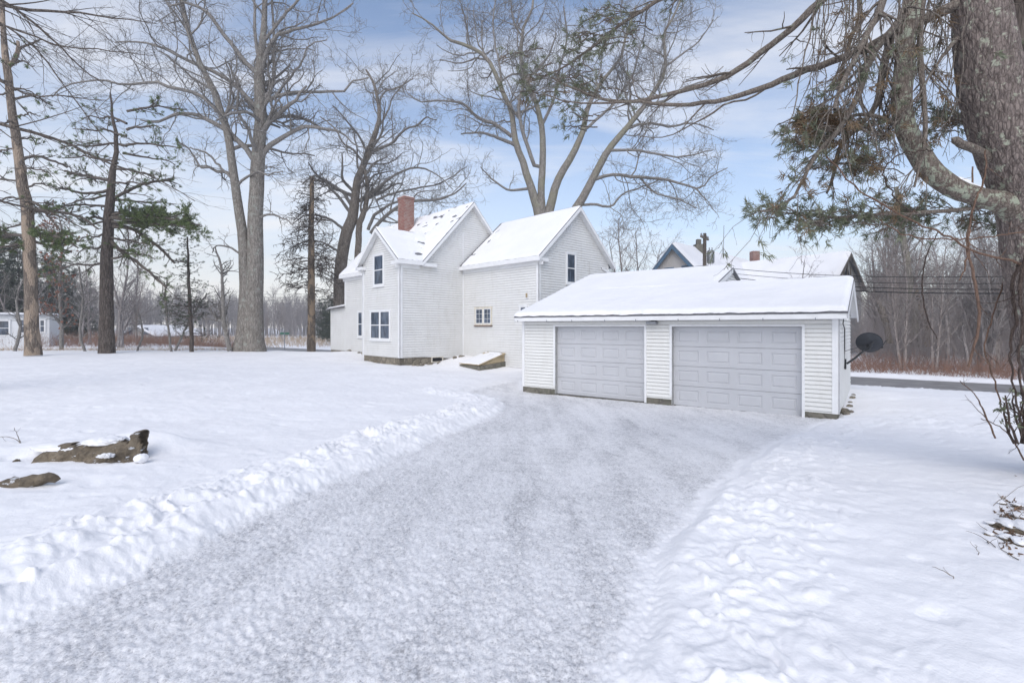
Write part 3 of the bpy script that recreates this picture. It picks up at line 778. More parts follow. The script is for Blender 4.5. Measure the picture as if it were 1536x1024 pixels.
# ------------------------------------------------------------------ the garage
def build_garage():
    root = thing('garage', GP(4, 2.4, -.48), 'long low white two bay garage with snow covered roof at end of driveway', 'garage')
    W = 8.78; fz = -.48; sb = -.33; top = 1.88
    P2 = lambda a, b: GO + GA * a + GB * b
    nF = -GB; nS = -GA
    def uof(px):
        r = (px - CX) / F; return (r * GO[1] - GO[0]) / (GA[0] - r * GA[1])
    dR = (uof(1203), uof(1008)); dL = (uof(967), uof(833))
    hz = 1.655
    S = MB(); ex = .10
    for a, b, z0, z1 in ((0, dR[0], sb, top), (dR[1], dL[0], sb, top), (dL[1], W, sb, top)):
        clapboard(S, P2(0, 0), GA, nF, [(a, z0), (b, z0), (b, hz + .05), (a, hz + .05)], ex, .018)
    clapboard(S, P2(0, 0), GA, nF, [(0, hz + .05), (W, hz + .05), (W, top + .1), (0, top + .1)], ex, .018)
    sl = .331; ez = 2.0; eb = -.35
    def zr(b): return ez + sl * (b - eb)
    rb = 2.4; aL = 3.44; rb2 = 4.8
    clapboard(S, P2(0, 0), GB, nS, [(0, sb), (2 * rb, sb), (2 * rb, zr(0) - .05), (rb, zr(rb) - .05), (0, zr(0) - .05)], ex, .018)
    clapboard(S, P2(0, 2 * rb), GA, -nF, [(0, sb), (aL, sb), (aL, 1.95), (0, 1.95)], ex, .018)
    clapboard(S, P2(aL, 0), GB, nS, [(rb - .3, 1.5), (2 * rb2, sb), (2 * rb2, zr(0) - .05), (rb2, zr(rb2) - .05), (rb - .3, zr(rb - .3) - .06)], ex, .018)
    clapboard(S, P2(W, 0), GB, -nS, [(0, sb), (2 * rb2, sb), (2 * rb2, zr(0) - .05), (rb2, zr(rb2) - .05), (0, zr(0) - .05)], ex, .018)
    clapboard(S, P2(aL, 2 * rb2), GA, -nF, [(0, sb), (W - aL, sb), (W - aL, 1.95), (0, 1.95)], ex, .018)
    S.build('wall', M['siding_garage'], root)
    Fd = MB()
    for a, b in ((0, dR[0]), (dR[1], dL[0]), (dL[1], W)):
        wbox(Fd, P2(0, 0), GA, nF, a + (.02 if a else .0), b - .0, -.9, sb - .004, -.3, -.0 + .012)
    wbox(Fd, P2(0, 0), GB, nS, .3, 2 * rb, -.9, sb - .004, -.25, .012)
    wbox(Fd, P2(0, 0), GA, nF, dR[0], dR[1], -.9, fz - .015, -.3, -.02); wbox(Fd, P2(0, 0), GA, nF, dL[0], dL[1], -.9, fz - .015, -.3, -.02)
    Fd.build('foundation', M['concrete'], root)
    # trim
    T = MB()
    wbox(T, P2(0, 0), GA, nF, -.025, .12, sb, top - .02, .0, .026); wbox(T, P2(0, 0), GB, nS, -.026, .10, sb, top - .02, .0, .025)
    wbox(T, P2(W, 0), -GA, nF, -.02, .07, sb, top - .02, .0, .03)
    for a, b in (dR, dL):
        wbox(T, P2(0, 0), GA, nF, a - .06, a, fz, hz, -.16, .03); wbox(T, P2(0, 0), GA, nF, b, b + .06, fz + .25, hz, .0, .03)
        wbox(T, P2(0, 0), GA, nF, a - .06, b + .06, hz, hz + .055, -.16, .032)
    split_build(T, 'trim_board', M['trim'], root)
    J = MB()
    for a, b in (dR, dL): wbox(J, P2(0, 0), GA, nF, b + .001, b + .05, fz, hz, -.22, -.003)
    split_build(J, 'jamb', M['jamb'], root)
    # sectional doors
    def door(a, b, cols):
        mb = MB(); O = P2(0, 0) + nF * -.16
        H = hz - fz; rows = 4; rh = H / rows; cw = (b - a) / cols
        for r in range(rows):
            z0 = fz + r * rh; z1 = z0 + rh - .008
            g = .04
            # face with framed panels: outer frame strips, groove and raised field
            zs = (z0 + .11, z1 - .11)
            wbox(mb, O, GA, nF, a, b, z0, zs[0], -.02, .03); wbox(mb, O, GA, nF, a, b, zs[1], z1, -.02, .03)
            for c in range(cols + 1):
                wL = .10
                x0 = a if c == 0 else a + c * cw - wL; x1 = b if c == cols else a + c * cw + wL
                if c == 0: x1 = a + wL * 1.2
                if c == cols: x0 = b - wL * 1.2
                wbox(mb, O, GA, nF, x0, x1, zs[0], zs[1], -.02, .03)
            for c in range(cols):
                x0 = a + c * cw + (.12 if c == 0 else .10); x1 = a + (c + 1) * cw - (.12 if c == cols - 1 else .10)
                def Q(u, z, n): p = O + GA * u + nF * n; return (p[0], p[1], z)
                i0, i1 = .022, .055
                o = [(x0, zs[0]), (x1, zs[0]), (x1, zs[1]), (x0, zs[1])]
                def ringp(i, n): return [Q(x0 + i, zs[0] + i, n), Q(x1 - i, zs[0] + i, n), Q(x1 - i, zs[1] - i, n), Q(x0 + i, zs[1] - i, n)]
                R0, R1, R2 = ringp(0, .029), ringp(i0, .012), ringp(i1, .027)
                for A_, B_ in ((R0, R1), (R1, R2)):
                    for q in range(4): mb.poly([A_[q], A_[(q + 1) % 4], B_[(q + 1) % 4], B_[q]])
                mb.poly(R2)
        return mb.build('garage_door', M['door'], root)
    for (a, b) in (dR, dL):
        d = door(a, b, 4)
        s_ = MB(); wbox(s_, P2(0, 0) + nF * -.16, GA, nF, a, b, fz - .012, fz - .0, -.01, .02); s_.build('bottom_seal', M['black'], d)
    # roof
    Rf = MB()
    a0, a1 = -.20, W + .12
    c1 = [GP(a0, eb, ez), GP(aL - .12, eb, ez), GP(aL - .12, rb, zr(rb)), GP(a0, rb, zr(rb))]
    c2 = [GP(aL - .12, eb, ez), GP(a1, eb, ez), GP(a1, rb2, zr(rb2)), GP(aL - .12, rb2, zr(rb2))]
    c3 = [GP(aL - .12, 2 * rb - eb, ez), GP(a0, 2 * rb - eb, ez), GP(a0, rb, zr(rb)), GP(aL - .12, rb, zr(rb))]
    c4 = [GP(a1, 2 * rb2 - eb, ez), GP(aL - .12, 2 * rb2 - eb, ez), GP(aL - .12, rb2, zr(rb2)), GP(a1, rb2, zr(rb2))]
    for c in (c1, c2, c3, c4): roof_slab(Rf, c, .06)
    roof = Rf.build('roof', M['shingle'], root)
    E = MB()
    oF = v3(nF); oS = v3(nS)
    for a, b in ((GP(a0, eb, ez), GP(a1, eb, ez)),):
        E.box(a + np.array([0, 0, -.17]) + oF * -.0, b - a, -oF * .025, (0, 0, .11))
        E.box(a + np.array([0, 0, -.175]) - oF * .025, b - a, -oF * .33, (0, 0, .02))
    for p, q in ((c1[0], c1[3]), (c3[1], c3[2])):
        E.box(p + np.array([0, 0, -.20]) + oS * .003, q - p, -oS * .028, (0, 0, .15))
        E.box(p + np.array([0, 0, -.08]), q - p, -oS * .19, (0, 0, .015))
    E.box(c2[3] + np.array([0, 0, -.2]) + oS * .003, c2[0] + (c2[3] - c2[0]) * .55 - c2[3], -oS * .028, (0, 0, .15))
    E.box(c2[1] + np.array([0, 0, -.2]) - oS * .003, c2[2] - c2[1], oS * .028, (0, 0, .15))
    E.box(GP(0, 0, top - .01) + oF * .001, v3(GA) * W, oF * .022, (0, 0, .12))
    E.build('eave_trim', M['trim'], roof)
    # flat rake closure seen at the right end
    def bare_g(U, V, LU, LV): return .15 * sstep(.30, .46, fbm(U * .9, V * .9, 120, 3)) * 0
    def drift(name, c, th, nu, nv, seed): return snow_sheet(name, c, roof, th, nu, nv, None, seed, .16, .22)
    # snow continues over the join of the two halves, so lay it as sheets that abut
    full = [GP(a0 + .01, eb - .01, ez), GP(a1, eb - .01, ez), GP(a1, rb, zr(rb)), GP(a0 + .01, rb, zr(rb))]
    U_n, V_n = 240, 70
    snow_sheet('roof_snow', full, roof, .10, 400, V_n, None, 33, .14, .28, .06)
    up = [GP(aL - .13, rb - .15, zr(rb - .15)), GP(a1, rb - .15, zr(rb - .15)), GP(a1, rb2, zr(rb2)), GP(aL - .13, rb2, zr(rb2))]
    c0_, c1_, c2_, c3_ = [np.asarray(p) for p in up]
    snow_sheet('roof_snow', up, roof, .108, 140, 60, None, 37, .14, .15)
    snow_sheet('roof_snow', c3, roof, .10, 40, 30, None, 39)
    snow_sheet('roof_snow', c4, roof, .10, 40, 30, None, 41)
    # flood light between the doors
    m_ = (dR[1] + dL[0]) / 2 + .12; l = MB()
    wbox(l, P2(0, 0), GA, nF, m_ - .05, m_ + .05, 1.71, 1.80, .01, .05); l2 = MB()
    lo = l.build('flood_light', M['trim'], root)
    wbox(l2, P2(0, 0), GA, nF, m_ - .14, m_ + .14, 1.725, 1.80, .05, .24); l2.build('lamp_housing', M['grey_metal'], lo, bevel=.015)
    l3 = MB(); wbox(l3, P2(0, 0), GA, nF, m_ - .10, m_ + .02, 1.80, 1.83, .07, .2); l3.build('sensor', M['black'], lo, bevel=.008)
    # gutter hangers
    for i in range(9):
        a = .5 + i * 1.02 + R_.uniform(-.1, .1); hb = MB(); p = GP(a, eb, 1.83)
        hb.tube([p + v3(nF) * .0, p + v3(nF) * .035 + np.array([0, 0, -.02]), p + v3(nF) * .04 + np.array([0, 0, .03])], .008, 5); hb.build('gutter_hanger', M['grey_metal'], roof)
    # cable drooping on the side wall
    cbm = MB(); cbm.tube([GP(-.10, .0, 1.83), GP(-.06, .5, 1.72), GP(-.05, 1.3, 1.6), GP(-.04, 1.5, 1.1), GP(-.04, 1.45, .6)], .012, 6); cbm.build('cable', M['wire'], root)
    # satellite dish on the side wall
    t = thing('satellite_dish', GP(-.02, 2.0, .55), 'charcoal satellite dish on a bent arm on the garage side wall', 'satellite dish')
    w = at(1273, 548, 0); 
    base = GP(-.02, 1.9, .70)
    mb = MB(); p = base
    mb.box(p + np.array([0, 0, -.14]), v3(GB * .16), v3(-GA * .03), (0, 0, .26)); mb.build('mount_plate', M['black'], t, bevel=.008)
    Yd = base[1] - .15
    c = at(1306, 516, Yd)
    foot = base + v3(GB * .08) + v3(-GA * .04)
    arm = MB(); arm.tube([foot, foot + (c - foot) * .35 + np.array([0, 0, -.03]), foot + (c - foot) * .7 + np.array([0, 0, -.02]), c + np.array([-.05, .0, -.12])], .026, 8); arm.build('mast', M['black'], t, smooth=True)
    st = MB(); st.tube([GP(-.02, 1.9, 1.02), c + np.array([-.1, .02, -.02])], .007, 6); st.build('stay_rod', M['black'], t)
    # dish: shallow bowl, we look at its back / oblique
    nn = np.array([.36, .74, .44]); nn /= np.linalg.norm(nn)
    uu = np.array([.80, -.1, -.62]); uu -= nn * (uu @ nn); uu /= np.linalg.norm(uu); ww = np.cross(nn, uu)
    ctr = c + np.array([.0, .03, .0]); rx, ry = .305, .275; V = []; Q = []; nr, na = 12, 40
    for side in (0, 1):
        for i in range(nr + 1):
            r = i / nr
            for j in range(na):
                a = 2 * PI * j / na
                V.append(ctr + uu * rx * r * math.cos(a) + ww * ry * r * math.sin(a) + nn * (.09 * r * r - (.012 if side == 0 else 0)))
    nv = (nr + 1) * na
    for side in (0, 1):
        for i in range(nr):
            for j in range(na):
                b = side * nv; j2 = (j + 1) % na; q = [b + i * na + j, b + i * na + j2, b + (i + 1) * na + j2, b + (i + 1) * na + j]
                Q.append(q if side else q[::-1])
    for j in range(na):
        j2 = (j + 1) % na; Q.append([nr * na + j, nr * na + j2, nv + nr * na + j2, nv + nr * na + j])
    mesh_np('reflector', V, Q, None, M['dish'], t)
    br = MB(); br.tube([ctr - nn * .02 - ww * .1, ctr - nn * .10, ctr - nn * .02 + ww * .1], .018, 6); br.tube([ctr - nn * .03 - uu * .06, ctr - nn * .11, ctr - nn * .03 + uu * .06], .016, 6)
    br.tube([c + np.array([-.05, 0, -.12]), ctr - nn * .09], .03, 8); br.build('bracket', M['black'], t)
    fa = MB(); e1 = ctr - ww * .26 + nn * .05; e2 = ctr + nn * .38 - ww * .18
    e2 = ctr + uu * .36 + nn * .22 - ww * .05
    fa.tube([ctr + uu * .2 - ww * .28 + nn * .05, e2], .011, 6); fa.tube([e2 - nn * .03, e2 + nn * .06], .03, 8); fa.build('feed_arm', M['black'], t)
build_garage()

# ------------------------------------------------------------------ tubes and trees
def tubes_mesh(name, branches, mats, parent=None, origin=None):
    """branches: list of (paths (B,n,3), radii (B,n), sides)"""
    VV = []; QQ = []; base = 0
    for P, Rr, k in branches:
        B, n, _ = P.shape
        if B == 0: continue
        T = np.gradient(P, axis=1); T /= np.linalg.norm(T, axis=2, keepdims=True) + 1e-9
        mean = T.mean(1); ax = np.argmin(np.abs(mean), axis=1); ref = np.eye(3)[ax][:, None, :]
        U = np.cross(T, np.broadcast_to(ref, T.shape)); U /= np.linalg.norm(U, axis=2, keepdims=True) + 1e-9
        W = np.cross(T, U)
        a = np.arange(k) * 2 * PI / k
        ring = P[:, :, None, :] + Rr[:, :, None, None] * (U[:, :, None, :] * np.cos(a)[None, None, :, None] + W[:, :, None, :] * np.sin(a)[None, None, :, None])
        VV.append(ring.reshape(-1, 3))
        b = np.arange(B)[:, None, None] * n * k; i = np.arange(n - 1)[None, :, None] * k; j = np.arange(k)[None, None, :]; j2 = (j + 1) % k
        q = np.stack([b + i + j, b + i + j2, b + i + k + j2, b + i + k + j], -1).reshape(-1, 4)
        QQ.append(q + base); base += B * n * k
    return mesh_np(name, np.concatenate(VV), np.concatenate(QQ), None, mats, parent, origin)
def unit(v): return v / (np.linalg.norm(v, axis=-1, keepdims=True) + 1e-9)
def walk(rng, p0, d, L, r, n, wob, trop, tip=.3):
    B = len(p0); P = np.zeros((B, n, 3)); P[:, 0] = p0; d = unit(d); st = (L / (n - 1))[:, None]
    curl = rng.normal(0, wob * .6, (B, 3))
    for i in range(1, n):
        d = unit(d + rng.normal(0, wob, (B, 3)) + curl * .5 + np.array([0, 0, trop]))
        P[:, i] = P[:, i - 1] + d * st
    Rr = r[:, None] * np.linspace(1, tip, n)[None, :]
    return P, Rr
def spawn(rng, P, Rr, counts, f0, ang, lr, rr, minL=.1, up=0., flat=0.):
    B, n, _ = P.shape
    idx = np.repeat(np.arange(B), counts); m = len(idx)
    f = f0 + (1 - f0) * rng.random(m) ** .85; x = f * (n - 1); i = np.minimum(x.astype(int), n - 2); fr = (x - i)[:, None]
    p = P[idx, i] * (1 - fr) + P[idx, i + 1] * fr; t = unit(P[idx, i + 1] - P[idx, i])
    rad = Rr[idx, i] * (1 - fr[:, 0]) + Rr[idx, i + 1] * fr[:, 0]
    rv = rng.normal(0, 1, (m, 3)); rv[:, 2] *= (1 - flat); rv -= t * (rv * t).sum(1, keepdims=True); rv = unit(rv)
    a = np.radians(rng.uniform(ang[0], ang[1], m))[:, None]
    d = unit(t * np.cos(a) + rv * np.sin(a) + np.array([0, 0, up]))
    PL = np.linalg.norm(np.diff(P, axis=1), axis=2).sum(1)[idx]
    L = np.maximum(PL * rng.uniform(lr[0], lr[1], m) * (1.15 - .55 * f), minL)
    return p, d, L, rad * rng.uniform(rr[0], rr[1], m), idx
def resample(pts, rad, n, rng=None, wob=0.):
    pts = np.asarray(pts, float); m = len(pts)
    ext = np.vstack([2 * pts[0] - pts[1], pts, 2 * pts[-1] - pts[-2]])
    seg = np.concatenate([[0], np.cumsum(np.linalg.norm(np.diff(pts, axis=0), axis=1))]); s = np.linspace(0, seg[-1], n)
    out = []
    for q in s:
        i = min(np.searchsorted(seg, q, 'right') - 1, m - 2); t = (q - seg[i]) / (seg[i + 1] - seg[i] + 1e-9)
        a, b, c, d = ext[i], ext[i + 1], ext[i + 2], ext[i + 3]
        out.append(.5 * ((2 * b) + (-a + c) * t + (2 * a - 5 * b + 4 * c - d) * t * t + (-a + 3 * b - 3 * c + d) * t ** 3))
    out = np.array(out)
    if wob and rng is not None:
        w = rng.normal(0, wob, out.shape); w[0] = 0; out = out + w
    return out, np.interp(s, seg, rad)
def trace(limb, Y, rng, n=16, lean=0., wob=.01):
    """limb: [(px, py, width px), ...] at depth Y, drifting `lean` metres in depth from start to end"""
    m = len(limb); pts = []; rad = []
    L = [0]
    for i in range(1, m): L.append(L[-1] + math.hypot(limb[i][0] - limb[i - 1][0], limb[i][1] - limb[i - 1][1]))
    for i, (x, y, w) in enumerate(limb):
        f = L[i] / L[-1]; yy = Y + lean * f ** 1.2
        pts.append(at(x, y, yy)); rad.append(.5 * w / F * yy)
    return resample(pts, rad, n, rng, wob)
def crown_levels(rng, P, Rr, spec):
    """spec: list of dicts per level. returns list of (P,R,k)"""
    out = []
    for s in spec:
        PL = np.linalg.norm(np.diff(P, axis=1), axis=2).sum(1)
        cnt = np.maximum(1, np.round(PL * s['den'] + rng.uniform(-.5, .5, len(P)))).astype(int)
        cnt = np.minimum(cnt, s.get('cap', 99))
        p, d, L, r, _ = spawn(rng, P, Rr, cnt, s.get('f0', .2), s['ang'], s['lr'], s['rr'], s.get('minL', .25), s.get('up', 0.), s.get('flat', 0.))
        if 'maxL' in s: L = np.minimum(L, s['maxL'] * rng.uniform(.6, 1.1, len(L)))
        r = np.maximum(r, s.get('rmin', .004))
        P, Rr = walk(rng, p, d, L, r, s['n'], s['wob'], s.get('trop', 0.), s.get('tip', .35))
        Rr = np.maximum(Rr, s.get('rmin', .004) * .6)
        out.append((P, Rr, s.get('k', 3)))
    return out
def oak_spec(den=1., rmin=.008, s=1.):
    return [dict(den=.75 * den, f0=.10, ang=(28, 70), lr=(.28, .6), rr=(.30, .55), n=9, wob=.24, trop=.07, k=5, minL=1.0 * s, maxL=5.0 * s, rmin=rmin * 2.),
            dict(den=1.25 * den / s, f0=.15, ang=(30, 75), lr=(.3, .65), rr=(.4, .62), n=7, wob=.28, trop=.06, k=3, minL=.7 * s, maxL=2.6 * s, rmin=rmin * 1.4),
            dict(den=1.9 * den / s, f0=.12, ang=(25, 70), lr=(.35, .75), rr=(.5, .75), n=6, wob=.26, trop=.05, k=3, minL=.5 * s, maxL=1.4 * s, rmin=rmin),
            dict(den=1.3 * den / s, f0=.12, ang=(25, 65), lr=(.4, .8), rr=(.6, .9), n=4, wob=.22, trop=.04, k=3, minL=.35 * s, maxL=.8 * s, rmin=rmin * .8),
            ]
def bare_tree(name, stems, limbs, Y, label, cat, bark, twig, seed=1, den=1., rmin=.009, group=None, spec=None, wk=1., sk=1.):
    rng = np.random.default_rng(seed)
    base = at(stems[0][0][0], stems[0][0][1], Y)
    root = thing(name, base, label, cat, group)
    tb = []; allP = []; allR = []
    stems = [[(x, y, w * sk) for x, y, w in l] for l in stems]
    for s in stems:
        P, r = trace(s, Y, rng, 24, 0., .006 * Y / 10)
        tb.append((P[None], r[None], 12)); allP.append(P[8:]); allR.append(r[8:])
    tubes_mesh('trunk', tb, bark, root)
    lb = []
    limbs = [[(x, y, w * wk) for x, y, w in l] for l in limbs]
    LP = []; LR = []
    for l in limbs:
        ln = rng.uniform(-1, 1) * Y * .07
        P, r = trace(l, Y, rng, 16, ln, .02); lb.append((P[None], r[None], 8)); LP.append(P); LR.append(r)
    srcP = np.array([p for p in LP] + [p for p in allP]); srcR = np.array([p for p in LR] + [p for p in allR]) if LP else np.array(allR)
    lv = crown_levels(rng, srcP, srcR, spec or oak_spec(den, rmin))
    tubes_mesh('crown', lb + lv, twig, root)
    return root
def blades(name, rng, pos, dirs, mat, parent=None, per=10, l=(.05, .1), w=.004, spread=.6, origin=None):
    T = len(pos); p = np.repeat(pos, per, 0); d = np.repeat(dirs, per, 0); m = len(p)
    d = unit(d + rng.normal(0, spread, (m, 3))); L = rng.uniform(l[0], l[1], m)[:, None]
    s = unit(np.cross(d, rng.normal(0, 1, (m, 3)))) * (w * rng.uniform(.7, 1.3, m)[:, None])
    p = p + rng.normal(0, l[0] * .25, (m, 3))
    V = np.stack([p - s, p + s, p + d * L * .55 + s * .9, p + d * L], 1).reshape(-1, 3)
    b = np.arange(m)[:, None] * 4; q = b + np.array([[0, 1, 2, 3]])
    return mesh_np(name, V, q, None, mat, parent, origin, smooth=False)

BK = dict(
    maple=bark_mat('grey_maple_bark', (.17, .15, .13), (.36, .33, .295), .7, (.33, .34, .30), .56, snow=.35),
    maple_t=bark_mat('grey_maple_twigs', (.20, .185, .17), (.36, .335, .31), .7, snow=.45),
    oak=bark_mat('brown_oak_bark', (.18, .15, .125), (.34, .30, .26), .7, (.36, .35, .31), .6, snow=.35),
    oak_t=bark_mat('brown_oak_twigs', (.20, .185, .17), (.36, .335, .31), .7, snow=.42),
    mossy=bark_mat('mossy_bark', (.19, .17, .15), (.36, .33, .29), .7, (.36, .36, .31), .6, snow=.3, moss=(.26, .245, .17)),
    dark=bark_mat('dark_pine_bark', (.06, .048, .042), (.18, .15, .13), .6, snow=.12),
    dark_t=bark_mat('dark_pine_twigs', (.11, .092, .08), (.21, .18, .155), .6, snow=.3),
    peeled=bark_mat('peeling_tan_bark', (.13, .10, .08), (.27, .225, .185), .6, strip=(.40, .31, .235)),
    near=bark_mat('furrowed_pine_bark', (.11, .088, .08), (.30, .25, .225), 1.9, (.40, .42, .33), .57, snow=0),
    near_l=bark_mat('lichened_limb_bark', (.12, .095, .08), (.27, .23, .195), 2.2, (.37, .40, .31), .50, snow=.3),
    near_t=bark_mat('grey_pine_twigs', (.13, .105, .09), (.27, .235, .20), 2.5, (.32, .33, .27), .58, snow=.2),
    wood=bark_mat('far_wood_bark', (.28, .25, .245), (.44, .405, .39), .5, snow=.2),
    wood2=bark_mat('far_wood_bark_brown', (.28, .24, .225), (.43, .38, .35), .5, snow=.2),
    dead=bark_mat('tan_dead_bark', (.13, .105, .085), (.27, .22, .175), .6, strip=(.42, .31, .21), snow=.1),
)
PINE = leaf_mat('pine_needles', (.07, .105, .035), (.17, .21, .085))
PINE_N = leaf_mat('pine_needles_grey_green', (.10, .115, .065), (.25, .265, .19))
PINE_D = leaf_mat('dead_pine_needles', (.13, .085, .05), (.24, .175, .11))
SPRUCE = leaf_mat('spruce_needles', (.035, .06, .035), (.085, .12, .07))
FARPINE = leaf_mat('far_pine_needles', (.045, .06, .045), (.10, .12, .085))
RUSTLEAF = leaf_mat('rust_oak_leaves', (.24, .095, .06), (.36, .17, .11))
RUST = leaf_mat('rust_brush', (.22, .13, .10), (.36, .21, .15))
STRAW = leaf_mat('straw_grass', (.38, .27, .16), (.56, .42, .28))
BROWNB = leaf_mat('brown_grey_brush', (.28, .24, .23), (.42, .37, .35))

# 1 big maple at the lawn's edge
bare_tree('maple_tree',
    [[(382, 533, 42), (380, 500, 34), (381, 440, 30), (383, 380, 27), (384, 330, 25), (386, 250, 23), (391, 186, 20), (391, 150, 19), (388, 113, 17), (392, 80, 12), (396, 40, 10), (398, -40, 7)],
     [(362, 532, 34), (366, 500, 26), (369, 440, 22), (367, 390, 19), (361, 332, 16), (352, 272, 14), (344, 212, 13), (333, 173, 12), (319, 133, 11), (300, 96, 9), (282, 43, 8), (270, -10, 6), (262, -60, 4)]],
    [[(385, 246, 13), (372, 226, 12), (355, 210, 11), (335, 193, 10), (299, 174, 8), (266, 171, 7), (239, 183, 5), (212, 181, 3)],
     [(388, 163, 11), (372, 150, 10), (355, 130, 9), (319, 106, 8), (292, 96, 7), (252, 75, 6), (212, 63, 4), (173, 63, 3)],
     [(335, 176, 9), (299, 143, 8), (252, 131, 7), (239, 123, 6), (186, 128, 5), (153, 120, 4), (100, 128, 3), (77, 146, 2)],
     [(386, 110, 11), (372, 98, 10), (355, 76, 9), (329, 43, 8), (312, 20, 7), (282, 5, 5), (252, 10, 4)],
     [(392, 108, 10), (402, 76, 9), (412, 56, 8), (435, 46, 7), (461, 40, 6), (498, 27, 4), (530, 5, 3)],
     [(393, 156, 10), (412, 146, 8), (441, 139, 7), (480, 138, 6), (519, 136, 5), (526, 124, 4), (553, 116, 3)],
     [(391, 238, 12), (408, 216, 11), (432, 202, 9), (460, 189, 8), (478, 193, 7), (500, 196, 6), (516, 202, 4), (533, 219, 3), (550, 222, 2)],
     [(395, 150, 8), (410, 126, 7), (411, 83, 6), (408, 0, 5), (405, -60, 3)],
     [(391, 100, 8), (382, 50, 7), (382, 0, 5), (375, -60, 3)],
     [(300, 100, 7), (288, 60, 5), (262, 20, 4), (240, -10, 3)],
     [(352, 272, 6), (330, 250, 5), (310, 230, 4), (285, 222, 3)],
     [(366, 385, 5), (345, 372, 4), (325, 368, 3), (318, 380, 2)],
     [(398, 60, 7), (425, 25, 6), (450, -5, 5), (470, -50, 3)],
     [(412, 146, 6), (440, 110, 5), (455, 90, 4), (462, 70, 3), (490, 60, 2)],
     [(384, 330, 6), (405, 322, 5), (430, 330, 3), (445, 345, 2)]],
    30.5, 'huge grey twin stemmed maple at the left lawn edge, its bare crown filling the sky', 'tree', BK['maple'], BK['maple_t'], 11, 1.5, .0095, wk=.68, sk=.84)
# 2 oak behind the house
bare_tree('oak_tree',
    [[(512, 540, 30), (510, 455, 26), (510, 420, 25), (513, 390, 24), (519, 355, 24), (528, 325, 22), (533, 299, 18), (537, 266, 15), (546, 246, 13), (556, 219, 12), (566, 193, 10), (569, 166, 8), (563, 133, 6), (550, 105, 4)],
     [(526, 440, 13), (534, 400, 13), (537, 379, 13), (539, 340, 13), (546, 316, 11), (551, 290, 9), (548, 255, 7)]],
    [[(556, 229, 9), (572, 222, 8), (589, 214, 7), (606, 196, 6), (629, 186, 5), (639, 176, 4), (655, 180, 3)],
     [(528, 310, 10), (518, 292, 9), (506, 282, 8), (490, 272, 7), (471, 264, 5), (455, 275, 3)],
     [(540, 300, 9), (563, 285, 8), (583, 269, 7), (606, 256, 6), (632, 252, 5), (655, 262, 3), (680, 285, 2)],
     [(552, 345, 9), (560, 325, 9), (573, 315, 8), (589, 305, 6), (620, 300, 4)],
     [(556, 350, 10), (572, 330, 10), (599, 309, 9), (620, 302, 8), (650, 300, 7), (679, 292, 5), (700, 275, 3)],
     [(520, 350, 8), (505, 335, 7), (485, 325, 6), (460, 322, 4), (440, 335, 3)],
     [(546, 246, 7), (530, 225, 6), (515, 215, 5), (500, 190, 4), (480, 175, 3)],
     [(566, 193, 6), (580, 170, 5), (590, 145, 4), (610, 120, 3)],
     [(569, 166, 6), (575, 140, 5), (600, 130, 4), (620, 118, 3)],
     [(565, 300, 7), (590, 290, 6), (625, 282, 5), (660, 275, 4), (700, 250, 2)],
     [(515, 380, 7), (495, 370, 6), (478, 362, 4), (460, 368, 3)]],
    38, 'brown crooked bare oak rising behind the left gable and chimney of the farmhouse', 'tree', BK['oak'], BK['oak_t'], 23, 1.6, .011, wk=.56, sk=.72)
